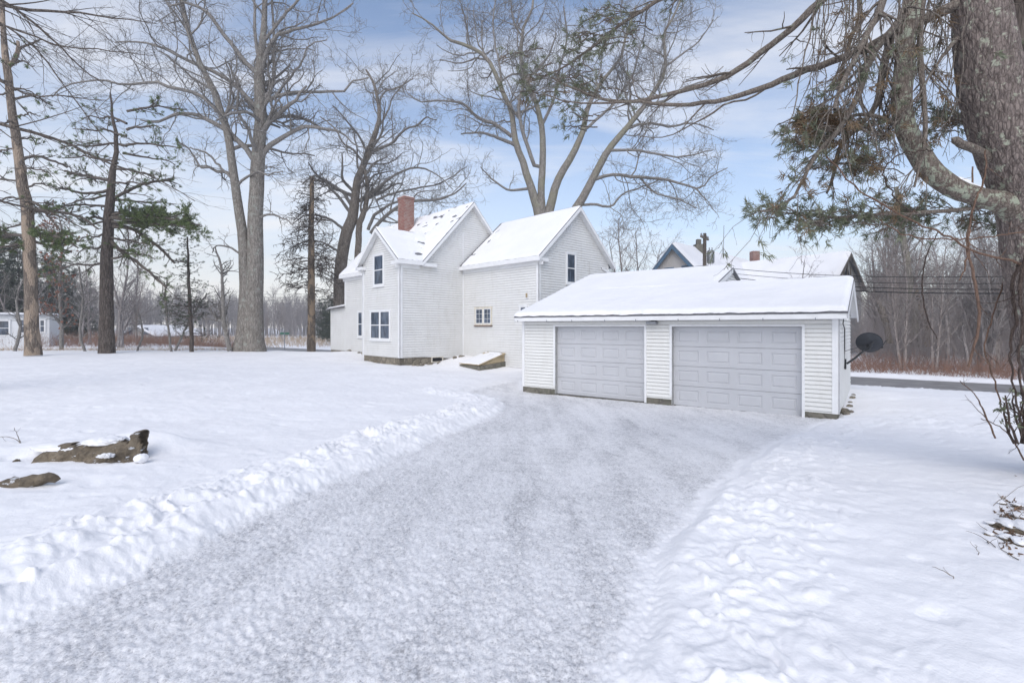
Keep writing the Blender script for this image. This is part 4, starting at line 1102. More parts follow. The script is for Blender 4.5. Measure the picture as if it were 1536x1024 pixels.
# 3 spreading multi-stem tree behind the wing
bare_tree('oak_tree',
    [[(812, 345, 24), (808, 315, 18), (796, 282, 14), (783, 239, 12), (773, 212, 11), (768, 173, 9), (752, 133, 8), (732, 90, 7), (705, 70, 6), (676, 60, 5), (646, 36, 3), (619, 20, 2)],
     [(814, 345, 18), (812, 299, 13), (813, 249, 12), (812, 186, 10), (798, 139, 8), (782, 100, 7), (785, 43, 5), (798, 15, 4), (800, -40, 3)],
     [(820, 345, 20), (825, 312, 16), (835, 276, 14), (858, 232, 12), (875, 196, 10), (882, 160, 8), (905, 120, 6), (930, 90, 5), (940, 50, 4), (955, 10, 3)],
     [(852, 345, 20), (865, 312, 16), (878, 289, 14), (898, 252, 13), (912, 226, 12), (939, 193, 10), (966, 159, 8), (986, 130, 7), (998, 100, 6), (996, 53, 5), (1012, 20, 4), (1030, -20, 3)]],
    [[(773, 218, 9), (760, 212, 8), (745, 206, 7), (719, 199, 5), (692, 201, 3)],
     [(768, 205, 9), (742, 186, 8), (715, 176, 7), (699, 159, 6), (682, 153, 5), (652, 151, 4), (629, 153, 3), (612, 140, 2)],
     [(893, 269, 8), (919, 262, 7), (959, 266, 7), (999, 269, 6), (1030, 278, 5), (1052, 282, 4), (1065, 266, 3), (1092, 252, 2)],
     [(868, 307, 6), (896, 307, 6), (916, 310, 5), (933, 292, 4), (959, 282, 3), (990, 270, 2)],
     [(810, 250, 9), (803, 252, 9), (785, 199, 8), (778, 160, 7), (790, 120, 5), (820, 90, 4), (835, 50, 3)],
     [(812, 190, 7), (830, 150, 6), (838, 110, 5), (850, 60, 4), (845, 10, 3)],
     [(752, 133, 6), (750, 100, 5), (742, 60, 4), (740, 20, 3), (748, -20, 2)],
     [(732, 90, 5), (712, 88, 4), (690, 95, 3), (660, 90, 2)],
     [(875, 196, 7), (900, 175, 6), (925, 150, 5), (950, 110, 4), (960, 70, 3)],
     [(939, 193, 7), (970, 185, 6), (1005, 190, 5), (1040, 185, 3), (1070, 195, 2)],
     [(966, 159, 6), (1000, 150, 5), (1030, 130, 4), (1060, 120, 3), (1085, 100, 2)],
     [(912, 226, 7), (945, 225, 6), (980, 230, 5), (1020, 235, 4), (1070, 225, 2)],
     [(998, 100, 5), (1025, 80, 4), (1050, 60, 3), (1070, 30, 2)],
     [(785, 60, 5), (770, 30, 4), (765, -10, 3)],
     [(795, 282, 7), (765, 285, 5), (740, 270, 4), (720, 250, 2)],
     [(959, 266, 5), (985, 290, 4), (1020, 300, 3), (1045, 312, 2)],
     [(768, 173, 6), (800, 160, 5), (815, 140, 4)],
     [(705, 70, 4), (700, 40, 3), (690, 0, 2)]],
    35, 'broad spreading bare tree with mossy stems fanning out behind the house wing', 'tree', BK['mossy'], BK['oak_t'], 35, 1.75, .0105, wk=.68, sk=.84)
# 4 dead straight conifer near the road
def conifer(name, trunk, Y, label, bark, twigm, needle, seed, y_range, reach, dens=5., droop=-.05, needles=True, npt=8, ldens=1., nl=(.06, .14), nw=.006, den2=2.2, group=None, cat='tree', flat=.7, maxsub=.9, rb=.016):
    rng = np.random.default_rng(seed)
    root = thing(name, at(trunk[0][0], trunk[0][1], Y), label, cat, group)
    P, r = trace(trunk, Y, rng, 26, 0., .01)
    tubes_mesh('trunk', [(P[None], r[None], 10)], bark, root)
    z0 = at(0, y_range[0], Y)[2]; z1 = at(0, y_range[1], Y)[2]
    n = int(abs(z1 - z0) * dens); zz = rng.uniform(min(z0, z1), max(z0, z1), n)
    px = np.interp(zz, P[:, 2], P[:, 0]); py = np.interp(zz, P[:, 2], P[:, 1]); p0 = np.stack([px, py, zz], 1)
    az = rng.uniform(0, 2 * PI, n); f = (zz - zz.min()) / (zz.max() - zz.min() + 1e-6)
    L = np.interp(f, reach[0], reach[1]) * rng.uniform(.55, 1.1, n)
    d = np.stack([np.cos(az), np.sin(az), rng.uniform(-.1, .25, n)], 1)
    B, Rb = walk(rng, p0, d, L, np.clip(L * .012, rb * .5, .06), 9, .09, droop, .3)
    sub = crown_levels(rng, B, Rb, [dict(den=den2, f0=.2, ang=(30, 65), lr=(.25, .5), rr=(.5, .7), n=5, wob=.16, trop=droop * .5, k=3, minL=.2, maxL=maxsub, rmin=rb * .45, flat=flat),
                                    dict(den=2.6, f0=.2, ang=(30, 60), lr=(.3, .6), rr=(.5, .8), n=4, wob=.2, trop=0, k=3, minL=.12, maxL=.4, rmin=rb * .35, flat=flat)])
    tubes_mesh('crown', [(B, Rb, 4)] + sub, twigm, root)
    if needles:
        S, Rs, _ = sub[1]; m = len(S); pick = rng.random(m) < ldens; S = S[pick]
        q = rng.integers(1, 4, len(S)); pos = S[np.arange(len(S)), q]; dr = unit(S[:, -1] - S[:, 0])
        blades('needles', rng, pos, dr, needle, root, npt, nl, nw, .55)
    return root
conifer('dead_conifer', [(467, 527, 13), (467, 470, 11), (467, 400, 10), (467, 330, 8), (468, 265, 6)], 35.5, 'straight dead conifer with tan lower trunk, between the maple and the house', BK['dead'], BK['dark_t'], None, 41,
        (440, 268), ([0, .5, 1], [2.4, 2.2, 1.0]), 17., -.07, False, den2=4.5, flat=.3, rb=.05)

# pines on the left
def pine_tree(name, trunk, forks, Y, boughs, label, bark, twigm, seed, needle, npt=13, nl=(.10, .20), nw=.012, tufts=4.5, base_y=None, extra=None):
    """boughs: (polyline px/py/w, foliage 0..1)"""
    rng = np.random.default_rng(seed); root = thing(name, at(trunk[0][0], trunk[0][1], Y), label, 'tree')
    P, r = trace(trunk, Y, rng, 28, 0., .012)
    tb = [(P[None], r[None], 12)]
    for f in forks:
        a, b = trace(f, Y, rng, 14, 0, .01); tb.append((a[None], b[None], 8))
    tubes_mesh('trunk', tb, bark, root)
    br = []; pos = []; drs = []
    for poly, fol, lean in boughs:
        a, b = trace(poly, Y, rng, 14, lean, .02); br.append((a[None], b[None], 5))
        lv = crown_levels(rng, a[None], b[None], [dict(den=4.5, f0=.1, ang=(25, 70), lr=(.15, .4), rr=(.4, .6), n=6, wob=.13, trop=.02, k=3, minL=.5, maxL=1.3, rmin=.009, flat=.6),
                                                  dict(den=4.5, f0=.15, ang=(25, 60), lr=(.3, .6), rr=(.5, .8), n=4, wob=.18, trop=.03, k=3, minL=.2, maxL=.5, rmin=.006, flat=.5)])
        br += lv
        if fol > 0:
            S = lv[1][0]; S = S[rng.random(len(S)) < fol]
            for q in ((1, 2, 3) if fol > .6 else (2, 3)): pos.append(S[:, q]); drs.append(unit(S[:, 3] - S[:, 1]) + [0, 0, .3])
    tubes_mesh('crown', br, twigm, root)
    if pos: blades('needles', rng, np.concatenate(pos), np.concatenate(drs), needle, root, npt, nl, nw, .7)
    return root
rb_ = random.Random(5)
def rand_boughs(xc_of_y, y0, y1, n, reach, fol, rise=(-.35, .1), w=4, Y=28):
    out = []
    for i in range(n):
        y = y0 + (y1 - y0) * (i + rb_.random()) / n; x = xc_of_y(y); sgn = 1 if i % 2 else -1
        L = reach * rb_.uniform(.45, 1.1); sl = rb_.uniform(*rise); pts = []
        for k in range(6):
            f = k / 5; pts.append((x + sgn * L * f, y + L * sl * f + rb_.uniform(-3, 3) + 14 * f * f, w * (1 - .7 * f)))
        out.append((pts, fol * rb_.uniform(.5, 1.3), rb_.uniform(-2.2, 2.2)))
    return out
pine_tree('pine_tree', [(160, 533, 22), (160, 480, 18), (160, 400, 16), (163, 330, 13), (166, 290, 11), (168, 262, 9), (172, 245, 7), (175, 225, 6), (173, 200, 5), (169, 178, 4), (166, 140, 2)],
    [], 28.5,
    [([(163, 326, 6), (200, 330, 5), (240, 328, 4), (275, 332, 3), (302, 338, 2)], .9, -2.), ([(163, 330, 5), (145, 326, 4), (130, 326, 3)], .9, -1),
     ([(163, 335, 6), (190, 334, 4), (230, 324, 3), (262, 326, 2)], .95, 1.), ([(163, 328, 5), (195, 324, 4), (235, 333, 3), (285, 340, 2)], .95, .3), ([(163, 332, 5), (205, 336, 4), (250, 336, 3), (296, 345, 2)], .95, -1.2), ([(163, 325, 5), (180, 320, 4), (215, 322, 3), (240, 318, 2)], .95, -.4),
     ([(163, 340, 6), (200, 345, 5), (240, 372, 4), (262, 395, 3)], .25, 1.), ([(165, 360, 6), (185, 380, 5), (215, 400, 4), (250, 432, 3)], .25, -1.),
     ([(163, 300, 5), (185, 290, 5), (220, 275, 4), (262, 268, 3)], .25, 1.5), ([(163, 285, 5), (130, 290, 4), (90, 282, 3)], .25, -1.), ([(163, 270, 5), (120, 262, 4), (95, 255, 3)], .3, 1.)]
    + rand_boughs(lambda y: 164 + (190 - 164) * max(0, min(1, (262 - y) / 40)), 400, 165, 22, 92, .42, w=4),
    'dark trunked pine with one flat bright green bough, left of the big maple', BK['dark'], BK['dark_t'], 51, PINE, tufts=5)
pine_tree('pine_tree', [(50, 533, 22), (48, 500, 18), (46, 440, 16), (42, 330, 15), (34, 280, 14), (29, 240, 12), (25, 210, 12), (17, 160, 10), (12, 110, 10), (6, 60, 7), (4, 20, 6), (2, -30, 4)],
    [[(13, 100, 6), (22, 90, 6), (27, 74, 5), (27, 62, 4)]], 26.,
    [([(43, 352, 6), (70, 352, 5), (98, 360, 4), (118, 372, 2)], 1., -1.5), ([(43, 356, 6), (20, 352, 5), (-6, 358, 4), (-30, 362, 3)], 1., 1.), ([(44, 362, 5), (66, 366, 4), (92, 374, 3), (108, 378, 2)], 1., 1.5),
     ([(43, 366, 5), (22, 368, 4), (-2, 372, 3)], 1., -1.), ([(30, 240, 5), (60, 235, 4), (100, 250, 3)], .0, 1.), ([(40, 318, 6), (70, 316, 5), (120, 325, 4), (150, 345, 2)], .05, 1.),
     ([(38, 300, 5), (60, 310, 4), (90, 345, 2)], .0, -1), ([(27, 74, 4), (45, 66, 3), (60, 60, 2)], 0., 1.), ([(16, 150, 4), (50, 145, 3), (80, 160, 2)], .15, 1.)]
    + rand_boughs(lambda y: 46 - (400 - y) * .1, 380, 90, 16, 75, .12, w=3.5),
    'leftmost pine with peeling orange tan trunk and bushy green low bough', BK['peeled'], BK['dark_t'], 57, PINE)
conifer('spruce_tree', [(288, 530, 6), (286, 480, 5), (283, 420, 4), (281, 355, 2)], 30, 'small thin young spruce standing between the dark pine and the maple', BK['dark'], BK['dark_t'], SPRUCE, 61,
        (500, 358), ([0, .25, .6, 1], [1.3, 1.7, 1.1, .35]), 22., -.01, True, 10, .9, (.06, .12), .010, 4.5, maxsub=.55, rb=.022)

# the tree out of frame on the left whose bare boughs cross the corner of the sky
def off_left():
    rng = np.random.default_rng(71); Y0 = 10.5
    base = np.array([-13.3, 10.5, .05]); root = thing('pine_tree', base, 'tree just left of view whose long thin bare boughs cross the top left sky', 'tree')
    tr = np.array([base + [0, 0, -.2], base + [.1, 0, 3], base + [0, .1, 6], base + [.2, 0, 9.5], base + [.1, 0, 13]])
    P, r = resample(tr, [.34, .28, .24, .18, .08], 20, rng, .01); tubes_mesh('trunk', [(P[None], r[None], 12)], BK['dark'], root)
    br = []
    def bough(z, pix, Y, w0):
        st = np.array([np.interp(z, P[:, 2], P[:, 0]), Y0, z]); pts = [st] + [at(x, y, Y + k * .35) for k, (x, y) in enumerate(pix)]
        ww = np.linspace(w0, .008, len(pts)); a, b = resample(pts, ww, 18, rng, .012)
        br.append((a[None], b[None], 6))
        br.extend(crown_levels(rng, a[None], b[None], [dict(den=3.2, f0=.25, ang=(15, 45), lr=(.12, .38), rr=(.35, .55), n=8, wob=.07, trop=-.02, k=3, minL=.5, maxL=2.0, rmin=.004, flat=.2),
                                                        dict(den=2.6, f0=.2, ang=(20, 50), lr=(.2, .5), rr=(.5, .8), n=5, wob=.12, trop=0, k=3, minL=.2, maxL=.7, rmin=.0028)]))
    bough(6.9, [(-40, 175), (50, 199), (93, 211), (149, 239), (199, 256), (232, 266), (292, 302)], 10.5, .045)
    bough(9.2, [(-30, 0), (33, 13), (83, 17), (133, 23), (179, 28), (235, 36)], 10.5, .045)
    bough(9.0, [(-30, -12), (20, 12), (66, 46), (100, 80), (133, 110), (165, 135)], 11, .04)
    bough(8.4, [(-40, 30), (30, 45), (80, 66), (150, 75), (230, 84)], 12, .035)
    bough(8.6, [(-30, 20), (40, 60), (90, 120), (150, 200), (190, 240)], 12.5, .03)
    bough(7.6, [(-30, 110), (40, 140), (100, 145), (160, 150)], 10, .03)
    bough(5.2, [(-30, 290), (30, 310), (80, 320), (130, 345)], 9.5, .03)
    tubes_mesh('crown', br, BK['dark_t'], root)
off_left()

# the big near pine on the right
def near_pine():
    rng = np.random.default_rng(81); Y = 5.2
    pts = [(1650, 760, 120), (1636, 690, 104), (1612, 600, 98), (1584, 500, 94), (1566, 400, 92), (1556, 320, 90), (1545, 275, 92), (1528, 235, 92), (1508, 195, 84), (1492, 150, 78), (1482, 100, 76), (1475, 50, 72), (1470, 0, 68), (1462, -80, 60), (1455, -200, 50), (1450, -400, 34)]
    root = thing('pine_tree', at(1646, 740, Y), 'massive near pine with furrowed lichened trunk leaning along the right edge', 'tree')
    P, r = trace(pts, Y, rng, 60, 0., .0)
    k = 40
    # trunk with bark relief
    T = np.gradient(P, axis=0); T = unit(T); U = unit(np.cross(T, np.array([0, 1., 0]))); W = np.cross(T, U)
    nn = 420; tt = np.linspace(0, len(P) - 1, nn); k = 120
    Pi = np.stack([np.interp(tt, np.arange(len(P)), P[:, i]) for i in range(3)], 1); Ui = unit(np.stack([np.interp(tt, np.arange(len(P)), U[:, i]) for i in range(3)], 1)); Wi = unit(np.stack([np.interp(tt, np.arange(len(P)), W[:, i]) for i in range(3)], 1))
    ri = np.interp(tt, np.arange(len(P)), r); a = np.arange(k) * 2 * PI / k
    zz = Pi[:, 2][:, None] + 0 * a[None, :]; aa = a[None, :] + 0 * zz
    # furrows: ridged noise stretched up the trunk (wrap by using two offset samples)
    wv = sstep(0, 2 * PI, aa)
    def fn(A): return 1 - np.abs(fbm(A * 3.2, zz * 4.5, 140, 3)) * 3.0
    rid = fn(aa) * (1 - wv) + fn(aa - 2 * PI) * wv
    rel = ri[:, None] * (1 + .03 * fbm(aa * .8, zz * 1.3, 150, 2) * np.sin(aa / 2)) - .016 * np.clip(rid, 0, 1) ** 2
    V = Pi[:, None, :] + rel[..., None] * (Ui[:, None, :] * np.cos(a)[None, :, None] + Wi[:, None, :] * np.sin(a)[None, :, None])
    i = np.arange(nn - 1)[:, None] * k; j = np.arange(k)[None, :]; j2 = (j + 1) % k
    q = np.stack([i + j, i + j2, i + k + j2, i + k + j], -1).reshape(-1, 4)
    trunk = mesh_np('trunk', V.reshape(-1, 3), q, None, BK['near'], root)
    # second stem behind
    P2_, r2 = trace([(1560, 330, 60), (1545, 200, 50), (1530, 120, 46), (1522, 40, 44), (1520, -60, 40)], Y + .45, rng, 20); tubes_mesh('trunk', [(P2_[None], r2[None], 14)], BK['dark'], root)
    limbs = []; srcs = []
    def L(p, Yl, lean=0., n=26, k=10, wob=.004, src=True):
        a, b = trace(p, Yl, rng, n, lean, wob); limbs.append((a[None], b[None], k))
        if src: srcs.append((a, b))
        return a, b
    D = [(1570, 335, 56), (1535, 318, 46), (1510, 306, 36), (1488, 299, 29), (1455, 292, 27), (1418, 275, 29), (1388, 246, 30), (1367, 212, 28), (1355, 179, 27), (1353, 139, 26), (1356, 100, 26), (1358, 66, 25), (1365, 27, 24), (1368, 0, 23), (1372, -60, 22), (1378, -200, 14)]
    a, b = trace(D, Y, rng, 40, 0, .004); tubes_mesh('limb', [(a[None], b[None], 20)], BK['near_l'], root); srcs.append((a[20:], b[20:]))
    # patch of snow lying in the crook of the limb
    ps, rs = trace([(1482, 287, 5), (1463, 281, 9), (1443, 273, 10), (1424, 262, 7), (1412, 252, 3)], Y - .02, rng, 12); tubes_mesh('limb_snow', [(ps[None] + np.array([0, 0, -.01]), rs[None] * 1.15, 10)], M['roof_snow'], root)
    L([(1490, 242, 11), (1475, 230, 12), (1450, 219, 12), (1431, 209, 11), (1428.5, 207.5, 7), (1428, 207, 0.5)], Y, -.1, 14, src=False)
    LB = L([(1470, -10, 17), (1435, 7, 16), (1401, 23, 15), (1342, 50, 13), (1298, 73, 11), (1265, 86, 10), (1215, 103, 10), (1165, 123, 9), (1132, 136, 8), (1092, 148, 7), (1046, 156, 6), (999, 157, 5), (959, 153, 4), (900, 155, 3), (850, 152, 2), (815, 142, 2)], Y, 1.2, 40, 10)
    LA = L([(1450, -230, 18), (1380, -130, 16), (1300, -60, 14), (1232, 0, 11), (1198, 33, 10), (1175, 53, 9), (1132, 86, 9), (1089, 116, 8), (1049, 129, 7), (999, 143, 6), (943, 153, 5), (900, 148, 4), (860, 133, 3), (826, 116, 2)], Y, 1.6, 40, 10)
    LC = L([(1452, -330, 18), (1250, -160, 13), (1100, -60, 9), (989, 0, 6), (959, 20, 5), (926, 40, 5), (890, 70, 4), (846, 100, 3), (800, 122, 2)], Y, 1.8, 30, 8)
    LF_ = L([(1372, 0, 12), (1342, 40, 10), (1315, 73, 10), (1299, 106, 10), (1289, 139, 9), (1269, 179, 8), (1245, 209, 7), (1219, 242, 6), (1202, 275, 5), (1186, 299, 4), (1159, 315, 3), (1140, 318, 2)], Y, -.5, 30, 8)
    LE_ = L([(1340, -60, 12), (1325, 0, 11), (1315, 27, 10), (1295, 60, 9), (1279, 96, 8), (1262, 130, 7), (1250, 165, 5)], Y, -.7, 20, 8)
    LH = L([(1368, 20, 10), (1335, 60, 9), (1322, 116, 9), (1314, 159, 8), (1290, 190, 7), (1262, 216, 6), (1250, 266, 5), (1240, 290, 3)], Y, .4, 20, 8)
    LG = L([(1388, -40, 8), (1380, 60, 8), (1382, 100, 8), (1386, 149, 7), (1388, 210, 6), (1380, 250, 4), (1372, 280, 3)], Y, -.3, 20, 7)
    L([(1436, 58, 7), (1420, 76, 5), (1400, 105, 4), (1375, 150, 2)], Y, -.3, 10, 6)
    L([(1500, 30, 8), (1440, -10, 8), (1300, -30, 8), (1290, 30, 7), (1275, 60, 6), (1262, 110, 5), (1256, 150, 3)], Y, .8, 20, 7)
    L([(1165, 123, 3), (1120, 150, 3), (1089, 155, 3), (1066, 173, 3), (1039, 186, 2), (1000, 205, 1.6), (960, 205, 1.5)], Y + 1., .3, 14, 6)
    # long thin whips below limbs A and B
    tubes_mesh('crown', limbs, BK['near_t'], root)
    tw = []; pos = []; drs = []; dpos = []; ddrs = []
    def sprigs(src, den, fol, dead=0., maxL=.5, f0=.3, tr=-.03, flat=.2, lr=(.1, .3), wob=.14, minL=.2):
        a, b = src
        lv = crown_levels(rng, a[None], b[None], [dict(den=den, f0=f0, ang=(20, 60), lr=lr, rr=(.3, .5), n=7, wob=wob, trop=tr, k=4, minL=minL, maxL=maxL, rmin=.0035, flat=flat),
                                                  dict(den=5., f0=.1, ang=(20, 60), lr=(.25, .6), rr=(.5, .8), n=5, wob=.2, trop=tr, k=3, minL=.08, maxL=.3, rmin=.0022)])
        tw.extend(lv)
        S = lv[1][0]; t = rng.random(len(S))
        for q in (2, 4):
            s1 = S[t < fol]; pos.append(s1[:, q]); drs.append(unit(s1[:, q] - s1[:, q - 1]))
            s2 = S[(t > 1 - dead)]; dpos.append(s2[:, q]); ddrs.append(unit(s2[:, q] - s2[:, q - 1]) + [0, 0, -.5])
    sprigs(LA, 2.6, .0, .0, 1.0, .3, -.01, .4, (.08, .2), .07)
    sprigs(LB, 2.6, .0, .0, .9, .2, -.01, .4, (.06, .2), .07)
    endA = (LA[0][26:], LA[1][26:]); endB = (LB[0][30:], LB[1][30:]); endC = (LC[0][14:], LC[1][14:])
    sprigs(endA, 7., .55, .05, .5, .1); sprigs(endB, 5., .4, .05, .5, .1); sprigs(endC, 11., .8, .05, .6, .05); sprigs(endC, 8., .8, .05, .8, .2)
    for s_, dn, fo, de in ((LF_, 5., .25, .1), (LE_, 6., .2, .12), (LH, 6., .22, .25), (LG, 4., .1, .05)): sprigs(s_, dn, fo, de, .5, .2, -.06, .1)
    for s_, dn in ((LF_, 5.), (LE_, 8.), (LH, 6.), (LG, 6.)): sprigs(s_, dn, .10, .08, 1.1, .0, -.10, .0, (.2, .55), .12, .3)
    for (x0, x1, yy, nn_) in ((1230, 1440, -60, 46), (1400, 1536, -40, 16)):
        for _ in range(nn_):
            x = rng.uniform(x0, x1); L_ = rng.uniform(90, 330); dx = rng.uniform(-75, 15); w_ = rng.uniform(1.2, 3.4)
            a, b = trace([(x, yy, w_), (x + dx * .25 + rng.uniform(-8, 8), yy + L_ * .35, w_ * .8), (x + dx * .6 + rng.uniform(-8, 8), yy + L_ * .7, w_ * .6), (x + dx, yy + L_, w_ * .3)], 5.3 + rng.uniform(-.7, .9), rng, 14, 0, .012)
            tw.append((a[None], b[None], 4)); sprigs((a, b), 5., .06, .06, .35, .2, -.06, .1, (.1, .3), .16, .1)
    sprigs((LF_[0][20:], LF_[1][20:]), 9., .8, .1, .5, .1, .0)
    # foliage fans hanging behind: boughs ending in the bushy masses seen in the photo
    def bush(cx, cy, w, h, n, fol, dead, Yb):
        for _ in range(n):
            x = rng.normal(cx, w * .4); y = rng.normal(cy, h * .35); x2 = x - rng.uniform(15, 45); y2 = y + rng.uniform(-12, 14)
            a, b = trace([(x, y, 2.2), ((x + x2) / 2, (y + y2) / 2 - 3, 1.8), (x2, y2, 1.2)], Yb + rng.uniform(-.35, .35), rng, 8)
            tw.append((a[None], b[None], 4)); sprigs((a, b), 14, fol, dead, .22, .1, 0., .3, (.3, .8), .2, .08)
    bush(1270, 184, 50, 26, 26, .15, .75, 5.2); bush(1225, 200, 46, 50, 15, .8, .1, 5.2); bush(1345, 195, 44, 34, 10, .4, .5, 5.4)
    bush(1280, 328, 110, 22, 34, .8, .02, 5.5); bush(1190, 318, 40, 10, 8, .95, .0, 5.2); bush(1320, 235, 40, 16, 6, .6, .35, 5.5)
    bush(1440, 180, 30, 34, 18, .8, .1, 5.9); bush(1400, 322, 70, 20, 28, .8, .05, 6.2); bush(1480, 330, 60, 24, 10, .6, .1, 6.2); bush(1240, 340, 40, 8, 7, .95, 0., 5.4)
    bush(1530, 60, 20, 30, 5, .3, .4, 5.9); bush(850, 120, 95, 60, 15, .6, .02, 6.8); bush(890, 60, 80, 60, 12, .6, .02, 6.8); bush(950, 25, 70, 40, 8, .6, 0., 6.6); bush(900, 165, 100, 60, 10, .5, .05, 6.9); bush(1310, 250, 50, 22, 12, .6, .4, 5.3)
    # boughs carrying them
    for p, yy, ln in (([(1540, 300, 8), (1480, 310, 7), (1400, 318, 6), (1320, 322, 5), (1240, 326, 4), (1160, 318, 2)], Y, .3), ([(1365, 200, 7), (1330, 180, 6), (1290, 172, 5), (1250, 185, 4), (1215, 195, 2)], Y, .1),
                      ([(1500, 180, 6), (1460, 178, 5), (1430, 185, 3)], Y + .3, .4)):
        a, b = trace(p, yy, rng, 16, ln, .006); tw.append((a[None], b[None], 6))
        sprigs((a, b), 4., .6, .1, .4, .2)
    tubes_mesh('twigs', tw, BK['near_t'], root)
    blades('needles', rng, np.concatenate(pos), np.concatenate(drs), PINE_N, root, 12, (.045, .09), .0042, .6)
    blades('dead_needles', rng, np.concatenate(dpos), np.concatenate(ddrs), PINE_D, root, 14, (.06, .12), .0040, .8)
    # lichen flakes and dead leaves stuck to the trunk
    return trunk
near_pine()
def vines():
    rng = np.random.default_rng(91)
    vm = bark_mat('brown_vine_bark', (.12, .075, .055), (.26, .17, .125), 3.)
    vd = bark_mat('dark_vine_bark', (.05, .035, .03), (.13, .10, .085), 3.)
    def vine(p, Y, lean, mat, label, tw=.8, seed=1, k=7, name='vine', wl=.35, grp=None):
        a, b = trace([(x, y, w * .68) for x, y, w in p], Y, rng, 34, lean, .006)
        root = thing(name, a[-1] if a[-1][2] < a[0][2] else a[0], label, 'vine', grp)
        lv = crown_levels(rng, a[None], b[None], [dict(den=tw * 2.2, f0=.1, ang=(20, 60), lr=(.08, .25), rr=(.35, .6), n=7, wob=.16, trop=-.02, k=3, minL=.2, maxL=wl * 2, rmin=.003),
                                                  dict(den=tw * 3, f0=.1, ang=(20, 60), lr=(.2, .5), rr=(.5, .8), n=5, wob=.2, trop=0, k=3, minL=.1, maxL=.3, rmin=.002)])
        tubes_mesh('stem', [(a[None], b[None], k)] + lv, mat, root)
    vine([(1459, 250, 3), (1458, 320, 5), (1451, 361, 5), (1463, 428, 6), (1469, 477, 6), (1460, 525, 5), (1452, 550, 5)], 11., 0, vm, 'tan woody vine hanging down in front of the roadside woods', .5)
    vine([(1240, 235, 3), (1255, 250, 3), (1284, 282, 3.5), (1328, 308, 4), (1369, 332, 4), (1416, 352, 4), (1460, 376, 5), (1500, 388, 5), (1545, 398, 6)], 4.6, .4, vm, 'long brown vine sweeping diagonally to the big trunk', 1.)
    vine([(1478, 225, 3), (1480, 250, 3), (1469, 288, 4), (1457, 323, 4), (1450, 387, 4), (1440, 420, 2)], 4.9, 0, vm, 'thin orange brown vine hanging straight from the curved limb', .8)
    vine([(1320, 330, 2), (1355, 350, 3), (1400, 358, 3), (1480, 356, 3), (1540, 345, 3)], 4.8, .2, vm, 'slack vine curving low below the pine foliage', .6)
    vine([(1400, 225, 3), (1350, 232, 3), (1325, 260, 3), (1345, 300, 3), (1375, 320, 3)], 4.9, .0, vd, 'short dark vine looping under the curved limb', .9)
    vine([(1528, 395, 8), (1518, 440, 7), (1524, 480, 7), (1514, 520, 5), (1520, 570, 4), (1532, 640, 4), (1545, 700, 5)], 5.0, 0, vd, 'thick dark vine twisting up the lower big trunk, left of its twin', .7)
    vine([(1540, 380, 8), (1530, 430, 8), (1535, 480, 6), (1528, 530, 5), (1532, 580, 4), (1550, 660, 5)], 4.9, .0, vd, 'dark twisted vine hugging the big trunk at the frame edge', .5)
    vine([(1408, 345, 2), (1388, 390, 3), (1384, 440, 3), (1392, 480, 3), (1406, 508, 2)], 8.5, 0, vd, 'thin bowed vine arching down before the grey woods', .4)
    vine([(1536, 300, 2), (1500, 440, 3), (1478, 520, 3), (1492, 570, 3), (1500, 610, 3)], 5.6, 0, vm, 'slender vine leaning just left of the dark twisted vines', .6)
    # leafy bits low on the right
    t = thing('evergreen_shrub', at(1530, 655, 5.2), 'scraggly shrub with small grey green leaves at the base of the big trunk', 'shrub')
    sr = []
    for i in range(9):
        x = rng.uniform(1518, 1545); a, b = trace([(x, 665, 4), (x - rng.uniform(0, 14), 630, 3), (x - rng.uniform(0, 34), 600 - rng.uniform(-8, 20), 2)], 5.2 + rng.uniform(-.3, .2), rng, 8, 0, .006); sr.append((a, b))
    P = np.array([a for a, b in sr]); Rr = np.array([b for a, b in sr])
    lv = crown_levels(rng, P, Rr, [dict(den=9, f0=.2, ang=(30, 80), lr=(.2, .5), rr=(.4, .6), n=5, wob=.2, trop=.02, k=3, minL=.08, maxL=.25, rmin=.002)])
    tubes_mesh('stem', [(P, Rr, 5)] + lv, vd, t)
    S = lv[0][0]; blades('foliage', rng, S[:, 3], unit(S[:, 4] - S[:, 3]), PINE_N, t, 4, (.03, .05), .012, .7)
    # bare sapling leaning in the snow at right
    def sap(p, Y, label, seed, den=1.2, mx=.5, r=.0025):
        g = np.random.default_rng(seed); a, b = trace(p, Y, g, 16, 0, .006); root = thing('sapling', a[0], label, 'sapling')
        lv = crown_levels(g, a[None], b[None], [dict(den=3. * den, f0=.2, ang=(25, 60), lr=(.25, .6), rr=(.4, .6), n=7, wob=.14, trop=.03, k=3, minL=.15, maxL=mx, rmin=r),
                                                dict(den=4 * den, f0=.2, ang=(25, 60), lr=(.25, .6), rr=(.5, .8), n=5, wob=.18, trop=.02, k=3, minL=.1, maxL=mx * .6, rmin=r * .7)])
        tubes_mesh('stem', [(a[None], b[None], 6)] + lv, vm, root)
    sap([(1493, 657, 2.5), (1480, 625, 2.5), (1470, 605, 2), (1463, 592, 1.5), (1440, 570, 1.2)], 7.6, 'leaning bare sapling in the snow near the right frame edge', 5, 1., .7)
    sap([(1536, 690, 2.5), (1520, 660, 2), (1500, 640, 1.5), (1470, 628, 1)], 6.3, 'low bare twigs arching over the snow below the vines', 6, 1.2, .5)
vines()

